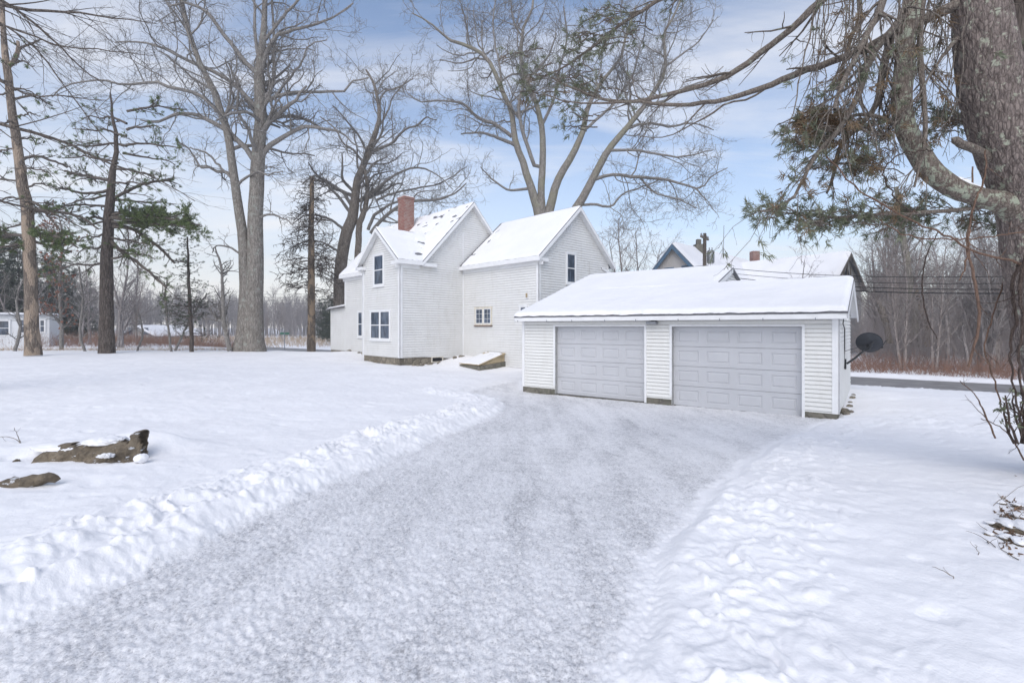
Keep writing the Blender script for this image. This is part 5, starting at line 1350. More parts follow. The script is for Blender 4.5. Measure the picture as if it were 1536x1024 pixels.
# ------------------------------------------------------------------ woods
def wood_variants():
    out = []
    for i in range(7):
        rng = np.random.default_rng(200 + i); H = rng.uniform(10, 14)
        ns = 1 if i % 3 else 2; P = []; Rr = []
        for s in range(ns):
            d = np.array([[rng.normal(0, .08), rng.normal(0, .08), 1.]]); a, b = walk(rng, np.array([[s * .3, 0, -.3]]), d, np.array([H * (1 - .15 * s)]), np.array([H * .0135]), 12, .05, .06, .15); P.append(a[0]); Rr.append(b[0])
        P = np.array(P); Rr = np.array(Rr)
        sp = [dict(den=2.0, f0=.22, ang=(25, 60), lr=(.2, .42), rr=(.35, .55), n=7, wob=.16, trop=.10, k=4, minL=1., maxL=4.5, rmin=.02),
              dict(den=2.0, f0=.15, ang=(25, 60), lr=(.3, .55), rr=(.4, .65), n=5, wob=.2, trop=.07, k=3, minL=.6, maxL=1.8, rmin=.014),
              dict(den=2.4, f0=.15, ang=(25, 60), lr=(.3, .6), rr=(.6, .8), n=4, wob=.2, trop=.05, k=3, minL=.4, maxL=.9, rmin=.010)]
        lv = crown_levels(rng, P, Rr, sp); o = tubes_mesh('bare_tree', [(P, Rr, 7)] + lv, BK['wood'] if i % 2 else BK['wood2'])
        out.append(o.data); bpy.data.objects.remove(o)
    return out
WV = wood_variants()
def pine_variants():
    out = []
    for i in range(3):
        rng = np.random.default_rng(300 + i); H = 12.; n = 170
        a, b = walk(rng, np.array([[0, 0, -.3]]), np.array([[0, 0, 1.]]), np.array([H]), np.array([.17]), 10, .02, .05, .1)
        z = rng.uniform(1.2, H * .98, n) ; f = z / H; az = rng.uniform(0, 2 * PI, n)
        L = (1 - f) ** .7 * 3.0 * rng.uniform(.5, 1.1, n) + .3
        B, Rb = walk(rng, np.stack([0 * z, 0 * z, z], 1), np.stack([np.cos(az), np.sin(az), rng.uniform(-.1, .25, n)], 1), L, np.full(n, .03), 6, .08, .0)
        lv = crown_levels(rng, B, Rb, [dict(den=4, f0=.15, ang=(25, 65), lr=(.2, .5), rr=(.4, .6), n=4, wob=.15, trop=.03, k=3, minL=.3, maxL=.9, rmin=.01, flat=.6)])
        t = tubes_mesh('trunk', [(a, b, 6), (B, Rb, 3)] + lv, BK['dark'])
        S = lv[0][0]; pos = np.concatenate([S[:, 1], S[:, 2], S[:, 3]]); dr = np.concatenate([unit(S[:, 3] - S[:, 1])] * 3)
        nd = blades('needles', rng, pos, dr, FARPINE, None, 5, (.16, .32), .022, .7)
        out.append((t.data, nd.data)); bpy.data.objects.remove(t); bpy.data.objects.remove(nd)
    return out
PV = pine_variants()
def put_wood(X, Y, h, label, group, rng, v=None):
    me = WV[rng.integers(0, len(WV)) if v is None else v]; o = bpy.data.objects.new('bare_tree', me); COL.objects.link(o)
    s = h / 12.; o.location = (X, Y, float(base_h(X, Y))); o.rotation_euler = (rng.normal(0, .03), rng.normal(0, .03), rng.uniform(0, 6.28)); o.scale = (s * rng.uniform(.9, 1.15),) * 2 + (s,)
    tag(o, label, 'tree', group); return o
def put_pine(X, Y, h, label, group, rng):
    t, nd = PV[rng.integers(0, 3)]; r = bpy.data.objects.new('pine_tree', None); COL.objects.link(r)
    s = h / 12.; r.location = (X, Y, float(base_h(X, Y))); r.rotation_euler = (0, 0, rng.uniform(0, 6.28)); r.scale = (s * rng.uniform(.9, 1.3),) * 2 + (s,)
    tag(r, label, 'tree', group)
    a = bpy.data.objects.new('trunk', t); COL.objects.link(a); a.parent = r
    b = bpy.data.objects.new('needles', nd); COL.objects.link(b); b.parent = r
    return r
def woods():
    rng = np.random.default_rng(400)
    lab = 'one of the bare grey trees in the woods across the road, right of the garage'; grp = 'bare trees in the roadside woods on the right'
    for i in range(170):         # right woods
        q = 6.5 + 38 * rng.random() ** 1.3; t = rng.uniform(-34, 6); p = RC + RN * q + RD * t
        if p[1] < 4 or (p[0] / p[1] * F + CX < 1296 + 10 and q > 8): continue
        put_wood(p[0], p[1], rng.uniform(7.5, 11) * (.75 if q < 12 else 1), lab, grp, rng)
    lab = 'one of the bare trees behind the neighbouring roofs'; grp = 'bare trees behind the neighbouring roofs'
    for px in (905, 930, 960, 1100, 1140, 1175, 1200, 1235, 1262, 1290, 1315, 1340):
        Y = rng.uniform(62, 80); p = at(px, 0, Y); put_wood(p[0], Y, rng.uniform(9, 12.5), lab, grp, rng)
    lab = 'one of the hazy bare trees far beyond the lawn on the left'; grp = 'hazy far trees on the left'
    for i in range(60):
        px = rng.uniform(-60, 520); Y = rng.uniform(75, 150); p = at(px, 0, Y)
        if 190 < px < 350 and rng.random() < .5: continue
        put_wood(p[0], Y, rng.uniform(5, 8.5), lab, grp, rng)
    lab = 'one of the dark pines crowded behind the white mobile home'; grp = 'pines behind the mobile home'
    for px, Y, h in ((-60, 48, 12), (-20, 46, 11.5), (12, 52, 11), (30, 47, 10.5), (62, 53, 10.), (85, 50, 9.), (108, 56, 8.5), (-95, 50, 13), (130, 62, 8)):
        p = at(px, 0, Y); put_pine(p[0], Y, h, lab, grp, rng)
    lab = 'one of the dark pines behind the house at left, beside the dead conifer'; grp = 'pines beyond the dead conifer'
    for px, Y, h in ((496, 70, 7.0), (484, 84, 7.5), (508, 64, 7.)):
        p = at(px, 0, Y); put_pine(p[0], Y, h, lab, grp, rng)
    lab = 'one of the slim bare trees at the left lawn edge'; grp = 'slim bare trees at the left lawn edge'
    for px, Y, h in ((178, 36, 8.0), (172, 38, 7), (70, 40, 6.5), (118, 39, 6), (134, 42, 6.5), (205, 42, 5), (22, 42, 6.5)):
        p = at(px, 0, Y); put_wood(p[0], Y, h, lab, grp, rng)
    # the many stemmed tree between house and neighbour
    o = put_wood(*at(938, 0, 47)[:2], 12.5, 'many stemmed bare tree between the farmhouse and the blue trimmed house', None, rng, 0)
    o2 = put_wood(*at(968, 0, 50)[:2], 11.5, 'slighter bare tree right next to the blue trimmed gable', None, rng, 3)
    # broken pale snag and snowy leaning branch in the woods
    g = np.random.default_rng(5)
    def snag(p, Y, label, bark, den=.4):
        a, b = trace(p, Y, g, 16, 0, .02); r = thing('dead_tree', a[0], label, 'tree'); tubes_mesh('trunk', [(a[None], b[None], 9)], bark, r)
        lv = crown_levels(g, a[None], b[None], [dict(den=den * 2, f0=.4, ang=(40, 80), lr=(.2, .4), rr=(.2, .4), n=6, wob=.2, trop=.02, k=3, minL=.5, maxL=2., rmin=.01)] ); tubes_mesh('branches', lv, BK['oak_t'], r)
    snag([(1392, 520, 12), (1386, 480, 10), (1375, 440, 8), (1367, 405, 3)], 32, 'pale splintered snag leaning in the woods across the road', BK['peeled'])
    snag([(1372, 520, 12), (1371, 470, 11), (1362, 400, 10), (1352, 340, 8), (1345, 280, 6)], 31, 'thick lichened trunk beside the pale splintered snag', BK['mossy'], 1.)
    snag([(1335, 515, 9), (1330, 490, 8), (1322, 465, 9), (1316, 450, 5)], 29, 'short crooked snow capped stump just right of the dish', BK['oak'], 1.)
woods()
def twig_tree(name, poly, Y, label, seed, leafmat=None, leaf_n=0, den=1., mx=1.2, bark='oak_t', group=None):
    g = np.random.default_rng(seed); a, b = trace(poly, Y, g, 18, 0, .015); r = thing(name, a[0], label, 'tree' if name.endswith('tree') else 'sapling', group)
    tubes_mesh('trunk', [(a[None], b[None], 6)], BK[bark], r)
    lv = crown_levels(g, a[None], b[None], [dict(den=2.4 * den, f0=.15, ang=(30, 70), lr=(.2, .5), rr=(.4, .6), n=7, wob=.18, trop=.04, k=3, minL=.4, maxL=mx, rmin=.012),
                                            dict(den=3 * den, f0=.2, ang=(30, 70), lr=(.3, .6), rr=(.5, .8), n=5, wob=.2, trop=.02, k=3, minL=.2, maxL=mx * .6, rmin=.009)])
    tubes_mesh('crown', lv, BK[bark], r)
    if leafmat:
        S = lv[1][0]; S = np.concatenate([S[:, 2], S[:, 4]]); S = S[g.random(len(S)) < leaf_n]
        blades('dead_leaves', g, S, g.normal(0, 1, S.shape), leafmat, r, 5, (.08, .15), .04, 1.)
twig_tree('young_oak_tree', [(92, 528, 6), (92, 480, 5), (90, 420, 4), (94, 360, 3), (90, 330, 2)], 33, 'young oak still holding rust red leaves, between the two left pines', 501, RUSTLEAF, .5, 2., 1.8)
twig_tree('sapling', [(258, 530, 4), (252, 490, 3), (248, 445, 3), (250, 420, 2)], 30.5, 'thin crooked sapling just left of the young spruce', 502, den=1.1, mx=.9)
twig_tree('sapling', [(345, 526, 8), (337, 490, 7), (334, 440, 5), (332, 400, 4), (322, 370, 2)], 30, 'crooked dark sapling close left of the maple trunk', 503, den=1.5, mx=1.3)
twig_tree('sapling', [(262, 528, 4), (275, 500, 3), (290, 470, 3), (310, 440, 2)], 31.5, 'slender sapling leaning right behind the young spruce', 504, den=1.1, mx=.9)
twig_tree('sapling', [(22, 528, 5), (30, 495, 4), (25, 450, 3), (34, 420, 2)], 31, 'small bare sapling behind the peeling pine trunk', 505, den=1.2)
twig_tree('sapling', [(128, 528, 4), (120, 500, 4), (124, 450, 3), (118, 400, 2)], 31, 'small bare sapling close left of the dark pine trunk', 506, den=1.3)
twig_tree('sapling', [(205, 528, 3), (214, 500, 3), (208, 470, 2)], 31, 'short bare sapling right of the dark pine trunk', 507, den=1.3)

# brush, grass: nobody could count these
def stems_stuff(name, pts, h, mat, rng, label=None, r=.008, lean=.3, sub=4, n=5):
    m = len(pts); d = np.stack([rng.normal(0, lean, m), rng.normal(0, lean, m), np.ones(m)], 1)
    L = rng.uniform(h[0], h[1], m)
    P, Rr = walk(rng, pts, d, L, np.full(m, r), n, .15, -.02, .3)
    br = [(P, Rr, 3)]
    if sub:
        p, dd, LL, rr, _ = spawn(rng, P, Rr, np.full(m, sub), .2, (20, 60), (.25, .55), (.5, .7)); a, b = walk(rng, p, dd, LL, np.maximum(rr, r * .4), 4, .2, 0.); br.append((a, b, 3))
    o = tubes_mesh(name, br, mat); tag(o, label, name.replace('_', ' '), None, 'stuff'); return o
def on_ground(X, Y):
    return np.stack([X, Y, base_h(X, Y)], 1)
def stuff():
    rng = np.random.default_rng(600)
    n = 7000; q = 4.4 + 5.5 * rng.random(n) ** 1.2; t = rng.uniform(-34, 14, n); P = RC + RN * q[:, None] + RD * t[:, None]
    stems_stuff('rust_brush', on_ground(P[:, 0], P[:, 1]), (.3, 1.25), RUST, rng, 'matted rusty brush along the far side of the road on the right', .010, .55, 4)
    n = 8500; q = 8 + 34 * rng.random(n); t = rng.uniform(-36, 10, n); P = RC + RN * q[:, None] + RD * t[:, None]; P = P[(P[:, 1] > 4) & (P[:, 0] / np.maximum(P[:, 1], 1) * F + CX > 1292)]
    stems_stuff('woodland_undergrowth', on_ground(P[:, 0], P[:, 1]), (1.5, 5.0), BROWNB, rng, 'tangled grey brown undergrowth among the woods on the right', .013, .25, 7, 6)
    # far left fields
    n = 6000; px = rng.uniform(-80, 520, n); Y = rng.uniform(58, 110, n); X = (px - CX) / F * Y
    stems_stuff('field_grass', on_ground(X, Y), (.4, 1.1), STRAW, rng, 'straw coloured marsh grass beyond the road on the left', .022, .4, 2, 4)
    n = 2500; px = rng.uniform(-80, 360, n); Y = rng.uniform(37, 50, n); X = (px - CX) / F * Y
    stems_stuff('lawn_edge_brush', on_ground(X, Y), (.5, 1.5), RUST, rng, 'low rusty brush behind the row of left trees', .012, .5, 4, 5)
    n = 1500; px = rng.uniform(-60, 400, n); Y = rng.uniform(31.5, 33.5, n); X = (px - CX) / F * Y
    P = on_ground(X, Y); P[:, 2] += .02
    stems_stuff('dead_grass_tufts', P, (.08, .35), STRAW, rng, 'sparse dead grass poking through snow at the left lawn edge', .008, .7, 2, 4)
    # distant woods closing the horizon
    V = []; lab = 'distant hazy woodland along the horizon'
    n = 2600; a = rng.uniform(-58, 58, n); r = rng.uniform(150, 230, n); X = np.sin(np.radians(a)) * r; Y = np.cos(np.radians(a)) * r
    hgt = rng.uniform(8, 13, n) * (1 + .25 * pn(a * .12, a * 0, 3)); pts = on_ground(X, Y)
    d = np.stack([rng.normal(0, .06, n), rng.normal(0, .06, n), np.ones(n)], 1)
    P, Rr = walk(rng, pts, d, hgt, np.full(n, .14), 5, .04, .02, .3)
    p, dd, L, rr, _ = spawn(rng, P, Rr, np.full(n, 18), .25, (20, 55), (.2, .4), (.35, .5)); A, Bb = walk(rng, p, dd, L, np.maximum(rr, .05), 4, .15, .05)
    p, dd, L, rr, _ = spawn(rng, A, Bb, np.full(len(A), 3), .2, (20, 60), (.3, .6), (.5, .8)); A2, B2 = walk(rng, p, dd, L, np.maximum(rr, .04), 3, .15, .05)
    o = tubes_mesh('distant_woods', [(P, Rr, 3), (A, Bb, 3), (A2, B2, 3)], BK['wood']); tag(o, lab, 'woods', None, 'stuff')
stuff()

# ------------------------------------------------------------------ things in the snow
def blob(name, c, sx, sy, sz, mat, seed, rough=.25, parent=None, origin=None, rot=0., nseg=48, freq=1.2):
    th = np.linspace(0, PI, nseg // 2 + 1)[:, None]; ph = np.linspace(0, 2 * PI, nseg, endpoint=False)[None, :]
    x = np.sin(th) * np.cos(ph); y = np.sin(th) * np.sin(ph); z = np.cos(th) + 0 * ph
    n = fbm((x + z * .7) * freq + 10, (y - z * .6) * freq + 7, seed, 4) + .5 * fbm((x - z) * freq * 2.5, (y + z) * freq * 2.5, seed + 5, 3)
    n = n - .55 * np.abs(pn((x + z * .5) * freq * 1.9 + 3, (y + z * .8) * freq * 1.9 + 5, seed + 9)) - .25 * np.abs(pn((x - z) * freq * 5, (y + z) * freq * 5, seed + 13)) if mat in (M['rock'], M['stone']) else n
    k = 1 + rough * n; ca, sa = math.cos(rot), math.sin(rot)
    lx, ly, lz = x * k * sx, y * k * sy, z * k * sz
    V = np.stack([c[0] + lx * ca - ly * sa, c[1] + lx * sa + ly * ca, c[2] + lz], -1).reshape(-1, 3)
    nr, na = V.shape[0] // nseg, nseg
    i = np.arange(nr - 1)[:, None] * na; j = np.arange(na)[None, :]; j2 = (j + 1) % na
    q = np.stack([i + j, i + na + j, i + na + j2, i + j2], -1).reshape(-1, 4)
    return mesh_np(name, V, q, None, mat, parent, origin)
def slab(name, out, Y, depth, mat, seed, parent):
    """a lump with a given front silhouette, rounded towards the edges front and back"""
    P = np.array([at(x, y, Y) for x, y in out]); xy = P[:, [0, 2]]; lo = xy.min(0); hi = xy.max(0); st = .008
    X, Z = np.meshgrid(np.arange(lo[0] - st, hi[0] + 2 * st, st), np.arange(lo[1] - st, hi[1] + 2 * st, st))
    wob = .012 * fbm(X * 14, Z * 14, seed, 3); ins = inside(X + wob, Z + wob, xy); d = pl_dist(X + wob, Z + wob, xy, True)
    b = depth * np.sqrt(np.clip(1 - (1 - np.clip(d / .13, 0, 1)) ** 2, 0, 1)) * (.8 + .35 * fbm(X * 3, Z * 5, seed + 1, 2)) + np.clip(d / .03, 0, 1) * (.03 * fbm(X * 11, Z * 11, seed + 2, 4) - .05 * np.abs(pn(X * 7, Z * 7, seed + 3)) - .02 * np.abs(pn(X * 21, Z * 17, seed + 4)))
    b = np.maximum(b, .004); lean = (Z - lo[1]) * .45; n = X.size; nx = X.shape[1]
    V = np.concatenate([np.stack([X, Y + lean - b, Z], -1).reshape(-1, 3), np.stack([X, Y + lean + b * .8 + .01, Z], -1).reshape(-1, 3)])
    c = ins[:-1, :-1] & ins[1:, :-1] & ins[:-1, 1:] & ins[1:, 1:]; i, j = np.nonzero(c); a = i * nx + j; q = np.stack([a, a + 1, a + nx + 1, a + nx], -1)
    Q = [q, q[:, ::-1] + n]
    for di, dj, e in ((-1, 0, (0, 1)), (1, 0, (3, 2)), (0, -1, (0, 3)), (0, 1, (1, 2))):
        cp_ = np.pad(c, 1); nb = cp_[1 + di:cp_.shape[0] - 1 + di, 1 + dj:cp_.shape[1] - 1 + dj]; k = ~nb[i, j]; A = q[k][:, e[0]]; B_ = q[k][:, e[1]]
        Q.append(np.stack([A, B_, B_ + n, A + n], -1))
    Q = np.concatenate(Q); used = np.zeros(len(V), bool); used[Q.ravel()] = True; mp = np.cumsum(used) - 1
    return mesh_np(name, V[used], mp[Q], None, mat, parent)
def snow_things():
    g = ghit(135, 702)
    t = thing('boulder', g, 'brown earthy boulder breaking through the left lawn snow under a cap of snow', 'rock')
    Y = g[1] + .12
    slab('rock', [(50, 696), (54, 684), (62, 675), (76, 670), (95, 668), (104, 671), (117, 670), (124, 664), (133, 667), (150, 664), (164, 662), (173, 665), (182, 667), (187, 662), (182, 655), (190, 650), (196, 651), (198, 660), (204, 672), (207, 686), (212, 692), (204, 700), (180, 700), (158, 704), (120, 712), (95, 713), (66, 705)], Y, .26, M['rock'], 3, t)
    blob('snow_cap', at(106, 668, Y + .25), .42, .26, .05, M['snow'], 9, .25, t, nseg=72); blob('snow_cap', at(158, 661, Y + .18), .24, .2, .05, M['snow'], 12, .35, t, nseg=56)
    blob('snow_cap', at(212, 687, Y - .06), .07, .08, .055, M['snow'], 14, .25, t); blob('snow_patch', at(160, 683, Y - .18), .07, .06, .022, M['snow'], 16, .9, t, nseg=48, freq=2.6)
    g2 = ghit(40, 735); t = thing('fallen_log', g2, 'weathered brown log half buried in snow at the left edge, below the boulder', 'log')
    rng = np.random.default_rng(4)
    a, b = trace([(-60, 752, 30), (-20, 738, 26), (10, 731, 24), (40, 723, 20), (70, 717, 14), (90, 718, 10)], g2[1] + .02, rng, 24, 0, .006)
    P = a; k = 26; T = unit(np.gradient(P, axis=0)); U = unit(np.cross(T, [0, 0, 1.])); W = np.cross(T, U); al = np.arange(k) * 2 * PI / k
    rr = b[:, None] * (1 + .34 * fbm(np.arange(len(P))[:, None] * .5 + 0 * al, np.cos(al)[None] * 1.5 + 3, 5, 3)); rr[-1] *= .2; rr[0] *= .5
    V = P[:, None] + rr[..., None] * (U[:, None] * np.cos(al)[None, :, None] + W[:, None] * np.sin(al)[None, :, None]); n = len(P)
    i = np.arange(n - 1)[:, None] * k; j = np.arange(k)[None]; j2 = (j + 1) % k
    mesh_np('log', V.reshape(-1, 3), np.stack([i + j, i + j2, i + k + j2, i + k + j], -1).reshape(-1, 4), None, M['rock'], t)
    g3 = ghit(25, 700); o = blob('stone', at(25, 697, g3[1]), .05, .05, .07, M['rock'], 31, .3, None, at(25, 697, g3[1])); tag(o, 'fist sized dark stone poking from snow left of the boulder', 'stone')
    # twigs lying or standing in the snow
    def twig(pix, Yd, w, label, seed, den=2., up=None):
        r = np.random.default_rng(seed); a, b = trace([(x, y, w) for x, y in pix], Yd, r, 10, 0, .003); b = b * np.linspace(1, .4, 10)
        lv = crown_levels(r, a[None], b[None], [dict(den=den * 3, f0=.3, ang=(30, 60), lr=(.2, .4), rr=(.5, .7), n=5, wob=.15, trop=0, k=3, minL=.06, maxL=.25, rmin=.0022)])
        o = tubes_mesh('twig', [(a[None], b[None], 5)] + lv, BK['oak'], None, a[0]); tag(o, label, 'twig')
    y1 = hit(34, 672)[1]
    twig([(34, 672), (30, 662), (26, 652), (22, 641)], y1, 1.6, 'upright forked twig in the snow behind the boulder', 1, 3)
    twig([(34, 671), (26, 660), (12, 655), (-6, 656)], y1, 1.4, 'low twig arching left from the upright forked twig', 2, 2)
    y = hit(1437, 880)[1]; twig([(1437, 878), (1430, 866), (1418, 857), (1398, 850)], y, 1.8, 'thin curved twig standing from the right foreground snow', 3, 1.)
    y = hit(1477, 842)[1]; twig([(1477, 838), (1468, 832), (1463, 815)], y, 1.6, 'small crooked twig left of the brown leaf litter at right', 4, 1.)
    y = hit(1532, 722)[1]; twig([(1532, 722), (1526, 715), (1522, 712)], y, 2, 'short dark twig in the snow above the leaf litter at right edge', 5, 1.)
    y = hit(50, 612)[1]; twig([(46, 609), (52, 613), (57, 610)], y, 1.8, 'tiny dark twig on the open lawn above the boulder', 6, 1.)
    y = hit(684, 820)[1]
    # bark chunks under snow at the right edge
    rng = np.random.default_rng(8)
    t = thing('rock_pile', ghit(1515, 810), 'snow capped dark rocks and leaf litter at the right edge of the foreground', 'rock pile')
    for i, (px, py, s) in enumerate(((1504, 768, .028), (1494, 800, .045), (1515, 804, .07), (1530, 790, .05), (1484, 812, .03), (1532, 826, .055), (1510, 818, .04), (1545, 812, .09), (1525, 772, .03))):
        h_ = hit(px, py); z = gz(*h_); blob('rock', np.array([h_[0], h_[1], z + .0]), s * 1.5, s, s * .5, M['rock'], 50 + i, .35, t, rot=rng.uniform(0, 3), nseg=36)
        blob('snow_cap', np.array([h_[0], h_[1] + s * .15, z + s * .42]), s * 1.45, s * .95, s * .38, M['snow'], 70 + i, .25, t, rot=rng.uniform(0, 3), nseg=36)
    lp = []
    for _ in range(170):
        h_ = hit(rng.normal(1520, 12), rng.normal(800, 17)); lp.append((h_[0], h_[1], gz(*h_) + .01))
    ll = blades('leaf_litter', rng, np.array(lp), unit(rng.normal(0, 1, (170, 3)) * [1, 1, .35]), leaf_mat('brown_leaf_litter', (.09, .055, .035), (.22, .14, .09)), t, 2, (.02, .05), .008, .8); ll['kind'] = 'stuff'
    bp = []
    for _ in range(26):
        h_ = hit(rng.normal(1518, 16), rng.normal(804, 16)); bp.append((h_[0], h_[1], gz(*h_) + .005))
    bp = np.array(bp); dd = np.stack([rng.normal(0, 1, 26), rng.normal(0, 1, 26), rng.uniform(0, .5, 26)], 1); A, B_ = walk(rng, bp, dd, rng.uniform(.1, .35, 26), np.full(26, .004), 6, .2, 0.)
    tubes_mesh('litter_twigs', [(A, B_, 4)], BK['oak'], t)
    # rubble along the foundations
    rb = MB(); nrm = 0
    grp = 'loose stones along the farmhouse foundation'
    for i in range(26):
        s, tt = ((R_.uniform(-.25, -.08), R_.uniform(3.9, 10.)) if i < 11 else (R_.uniform(.2, 3.6), R_.uniform(-.35, -.12)))
        if i < 11: s += 1.34
        p = HP(s, tt, 0); z = gz(p[0], p[1]); r = R_.uniform(.05, .13)
        o = blob('loose_stone', np.array([0, 0, 0.]), r * 1.4, r, r * .7, M['stone'], 100 + i, .35, None, None, rot=R_.uniform(0, 3), nseg=16); o.location = (p[0], p[1], z + r * .2)
        tag(o, 'one of the loose stones at the foot of the farmhouse foundation', 'stone', grp)
    for i in range(9):
        b = R_.uniform(.1, 4.5); p = GP(R_.uniform(-.22, -.05), b, 0); z = gz(p[0], p[1]); r = R_.uniform(.04, .09)
        o = blob('loose_stone', np.array([0, 0, 0.]), r * 1.4, r, r * .7, M['stone'], 150 + i, .35, None, None, rot=R_.uniform(0, 3), nseg=16); o.location = (p[0], p[1], z + r * .15)
        tag(o, 'one of the loose stones along the side wall of the garage', 'stone', 'loose stones beside the garage')
snow_things()

# ------------------------------------------------------------------ neighbours
def neighbour():
    # house with the blue gable: ridge runs away to the right
    Y0 = 46.; pk = at(1012, 366, Y0); dB = unit(np.array([.72, .69])); dA = np.array([-dB[1], dB[0]]); g0 = float(base_h(pk[0], pk[1]))
    root = thing('neighbour_house', (pk[0], pk[1], g0), 'neighbouring house with blue trimmed gable and broad snowy roof above the garage', 'house')
    half = 4.2; ez = pk[2] - 4.6; Lg = 17.
    P = lambda a, b, z: np.array([pk[0] + dA[0] * a + dB[0] * b, pk[1] + dA[1] * a + dB[1] * b, z])
    O = np.array([pk[0], pk[1]])
    w = MB(); clapboard(w, O + dA * -half, dA, -dB, [(0, g0), (2 * half, g0), (2 * half, ez), (half, pk[2] - .1), (0, ez)], .16, .02)
    clapboard(w, O - dA * half, dB, -dA, [(0, g0), (Lg, g0), (Lg, ez), (0, ez)], .16, .02); clapboard(w, O + dA * half, dB, dA, [(0, g0), (Lg, g0), (Lg, ez), (0, ez)], .16, .02)
    w.build('wall', M['cream'], root)
    k = (pk[2] - ez) / half; ov = .45
    r = MB(); c1 = [P(-half - ov, -.5, ez - k * ov), P(-half - ov, Lg, ez - k * ov), P(0, Lg, pk[2]), P(0, -.5, pk[2])]; c2 = [P(half + ov, Lg, ez - k * ov), P(half + ov, -.5, ez - k * ov), P(0, -.5, pk[2]), P(0, Lg, pk[2])]
    roof_slab(r, c1, .15); roof_slab(r, c2, .15); rf = r.build('roof', M['shingle'], root)
    snow_sheet('roof_snow', c1, rf, .22, 60, 30, None, 3, .2); snow_sheet('roof_snow', c2, rf, .22, 60, 30, None, 4, .2)
    t = MB(); o3 = np.array([-dB[0], -dB[1], 0])
    for c in (c1, c2):
        a, b = (c[0], c[3]) if c is c1 else (c[1], c[2]); t.box(a + [0, 0, -.5] + o3 * .02, b - a, -o3 * .08, (0, 0, .42))
    t.build('barge_board', M['blue_trim'], rf)
    for (px, py) in ((1004, 410), (1030, 407)):
        uu = ((px - CX) / F * O[1] - O[0]) / (dA[0] - (px - CX) / F * dA[1]); z = EYE + (HY - py) / F * (O[1] + dA[1] * uu)
        fr = MB(); wbox(fr, O, dA, -dB, uu - .48, uu + .48, z - .75, z + .55, .01, .06); f = fr.build('window', M['blue_trim'], root)
        for s_ in (-1, 1):
            p_ = MB(); wbox(p_, O, dA, -dB, uu + s_ * .22 - .18, uu + s_ * .22 + .18, z - .65, z + .45, .05, .075); p_.build('pane', M['glass'], f)
    # stone chimney, brick chimney, antenna
    c = MB(); q = P(-.3, 4.2, 0); c.box((q[0] - .4, q[1] - .4, pk[2] - 1.5), (.8, 0, 0), (0, .8, 0), (0, 0, 1.9)); c.box((q[0] - .2, q[1] - .2, pk[2] + .4), (.4, 0, 0), (0, .4, 0), (0, 0, .5)); c.build('chimney', M['concrete'], rf)
    # longer rear wing and barn
    Y1 = 52.; pa = at(1158, 390, Y1); pb = at(1270, 379, 46.5); d2 = unit((pb - pa)[:2]); n2 = np.array([d2[1], -d2[0]]); L2 = np.linalg.norm((pb - pa)[:2]); zt = pb[2]
    n2 = n2 if n2[1] < 0 else -n2
    bar = thing('barn', (pb[0], pb[1], g0), 'long snowy barn with open weathered gable, right of the blue trimmed house', 'barn')
    def Q(a, b, z): p = pb[:2] - d2 * a + n2 * b; return np.array([p[0], p[1], z])
    hb = 3.6; kz = .85; LL = L2 + 14
    e0 = [Q(-.4, hb + .3, zt - kz * (hb + .3)), Q(LL, hb + .3, zt - kz * (hb + .3)), Q(LL, 0, zt), Q(-.4, 0, zt)]
    e1 = [Q(LL, -hb - .3, zt - kz * (hb + .3)), Q(-.4, -hb - .3, zt - kz * (hb + .3)), Q(-.4, 0, zt), Q(LL, 0, zt)]
    r = MB(); roof_slab(r, e0, .12); roof_slab(r, e1, .12); rf2 = r.build('roof', M['shingle'], bar); snow_sheet('roof_snow', e0, rf2, .2, 80, 30, None, 7, .2); snow_sheet('roof_snow', e1, rf2, .2, 60, 30, None, 8, .2)
    w = MB(); ze = zt - kz * hb
    Ob = pb[:2]
    clapboard(w, Ob - n2 * hb, n2, d2, [(0, g0), (2 * hb, g0), (2 * hb, ze), (hb, zt - .15), (0, ze)], .2, .02)
    clapboard(w, Ob + n2 * hb, -d2, n2, [(0, g0), (LL, g0), (LL, ze), (0, ze)], .2, .02)
    w.build('wall', M['grey_shingle_wall'], bar)
    t = MB()
    for a, b in ((e0[0], e0[3]), (e1[1], e1[2])): t.box(a + [0, 0, -.35] + v3(d2) * .02, b - a, -v3(d2) * .08, (0, 0, .25))
    for bb, hh in ((-1.6, 1.3), (-.8, 2.1), (0, 2.8), (.8, 2.1), (1.6, 1.3)):
        wbox(t, Ob, n2, d2, bb - .06, bb + .06, ze - .3, ze - .3 + hh, .03, .1)
    t.build('gable_frame', M['wood_post'], bar)
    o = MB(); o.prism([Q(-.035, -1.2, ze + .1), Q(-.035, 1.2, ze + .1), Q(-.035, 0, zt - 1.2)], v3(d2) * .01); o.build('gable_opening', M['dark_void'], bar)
    bc = at(1132, 382, 54.); c = MB(); c.box((bc[0] - .38, bc[1] - .38, bc[2] - 2.6), (.76, 0, 0), (0, .76, 0), (0, 0, 2.95)); c.build('chimney', M['brick'], rf)
    an = thing('roof_antenna', at(1086, 378, 48), 'thin television antenna mast on a tripod on the neighbouring snowy roof', 'antenna')
    m = MB(); p0 = at(1085, 372, 48); m.tube([p0 + [0, 0, -.9], at(1086, 338, 48)], .03, 5); m.build('mast', M['grey_metal'], an)
    m = MB(); m.tube([at(1079, 381, 48), p0], .025, 4); m.tube([at(1092, 382, 48), p0], .025, 4); m.tube([p0 + [0, .6, -1.], p0], .025, 4); m.build('tripod', M['grey_metal'], an)
neighbour()
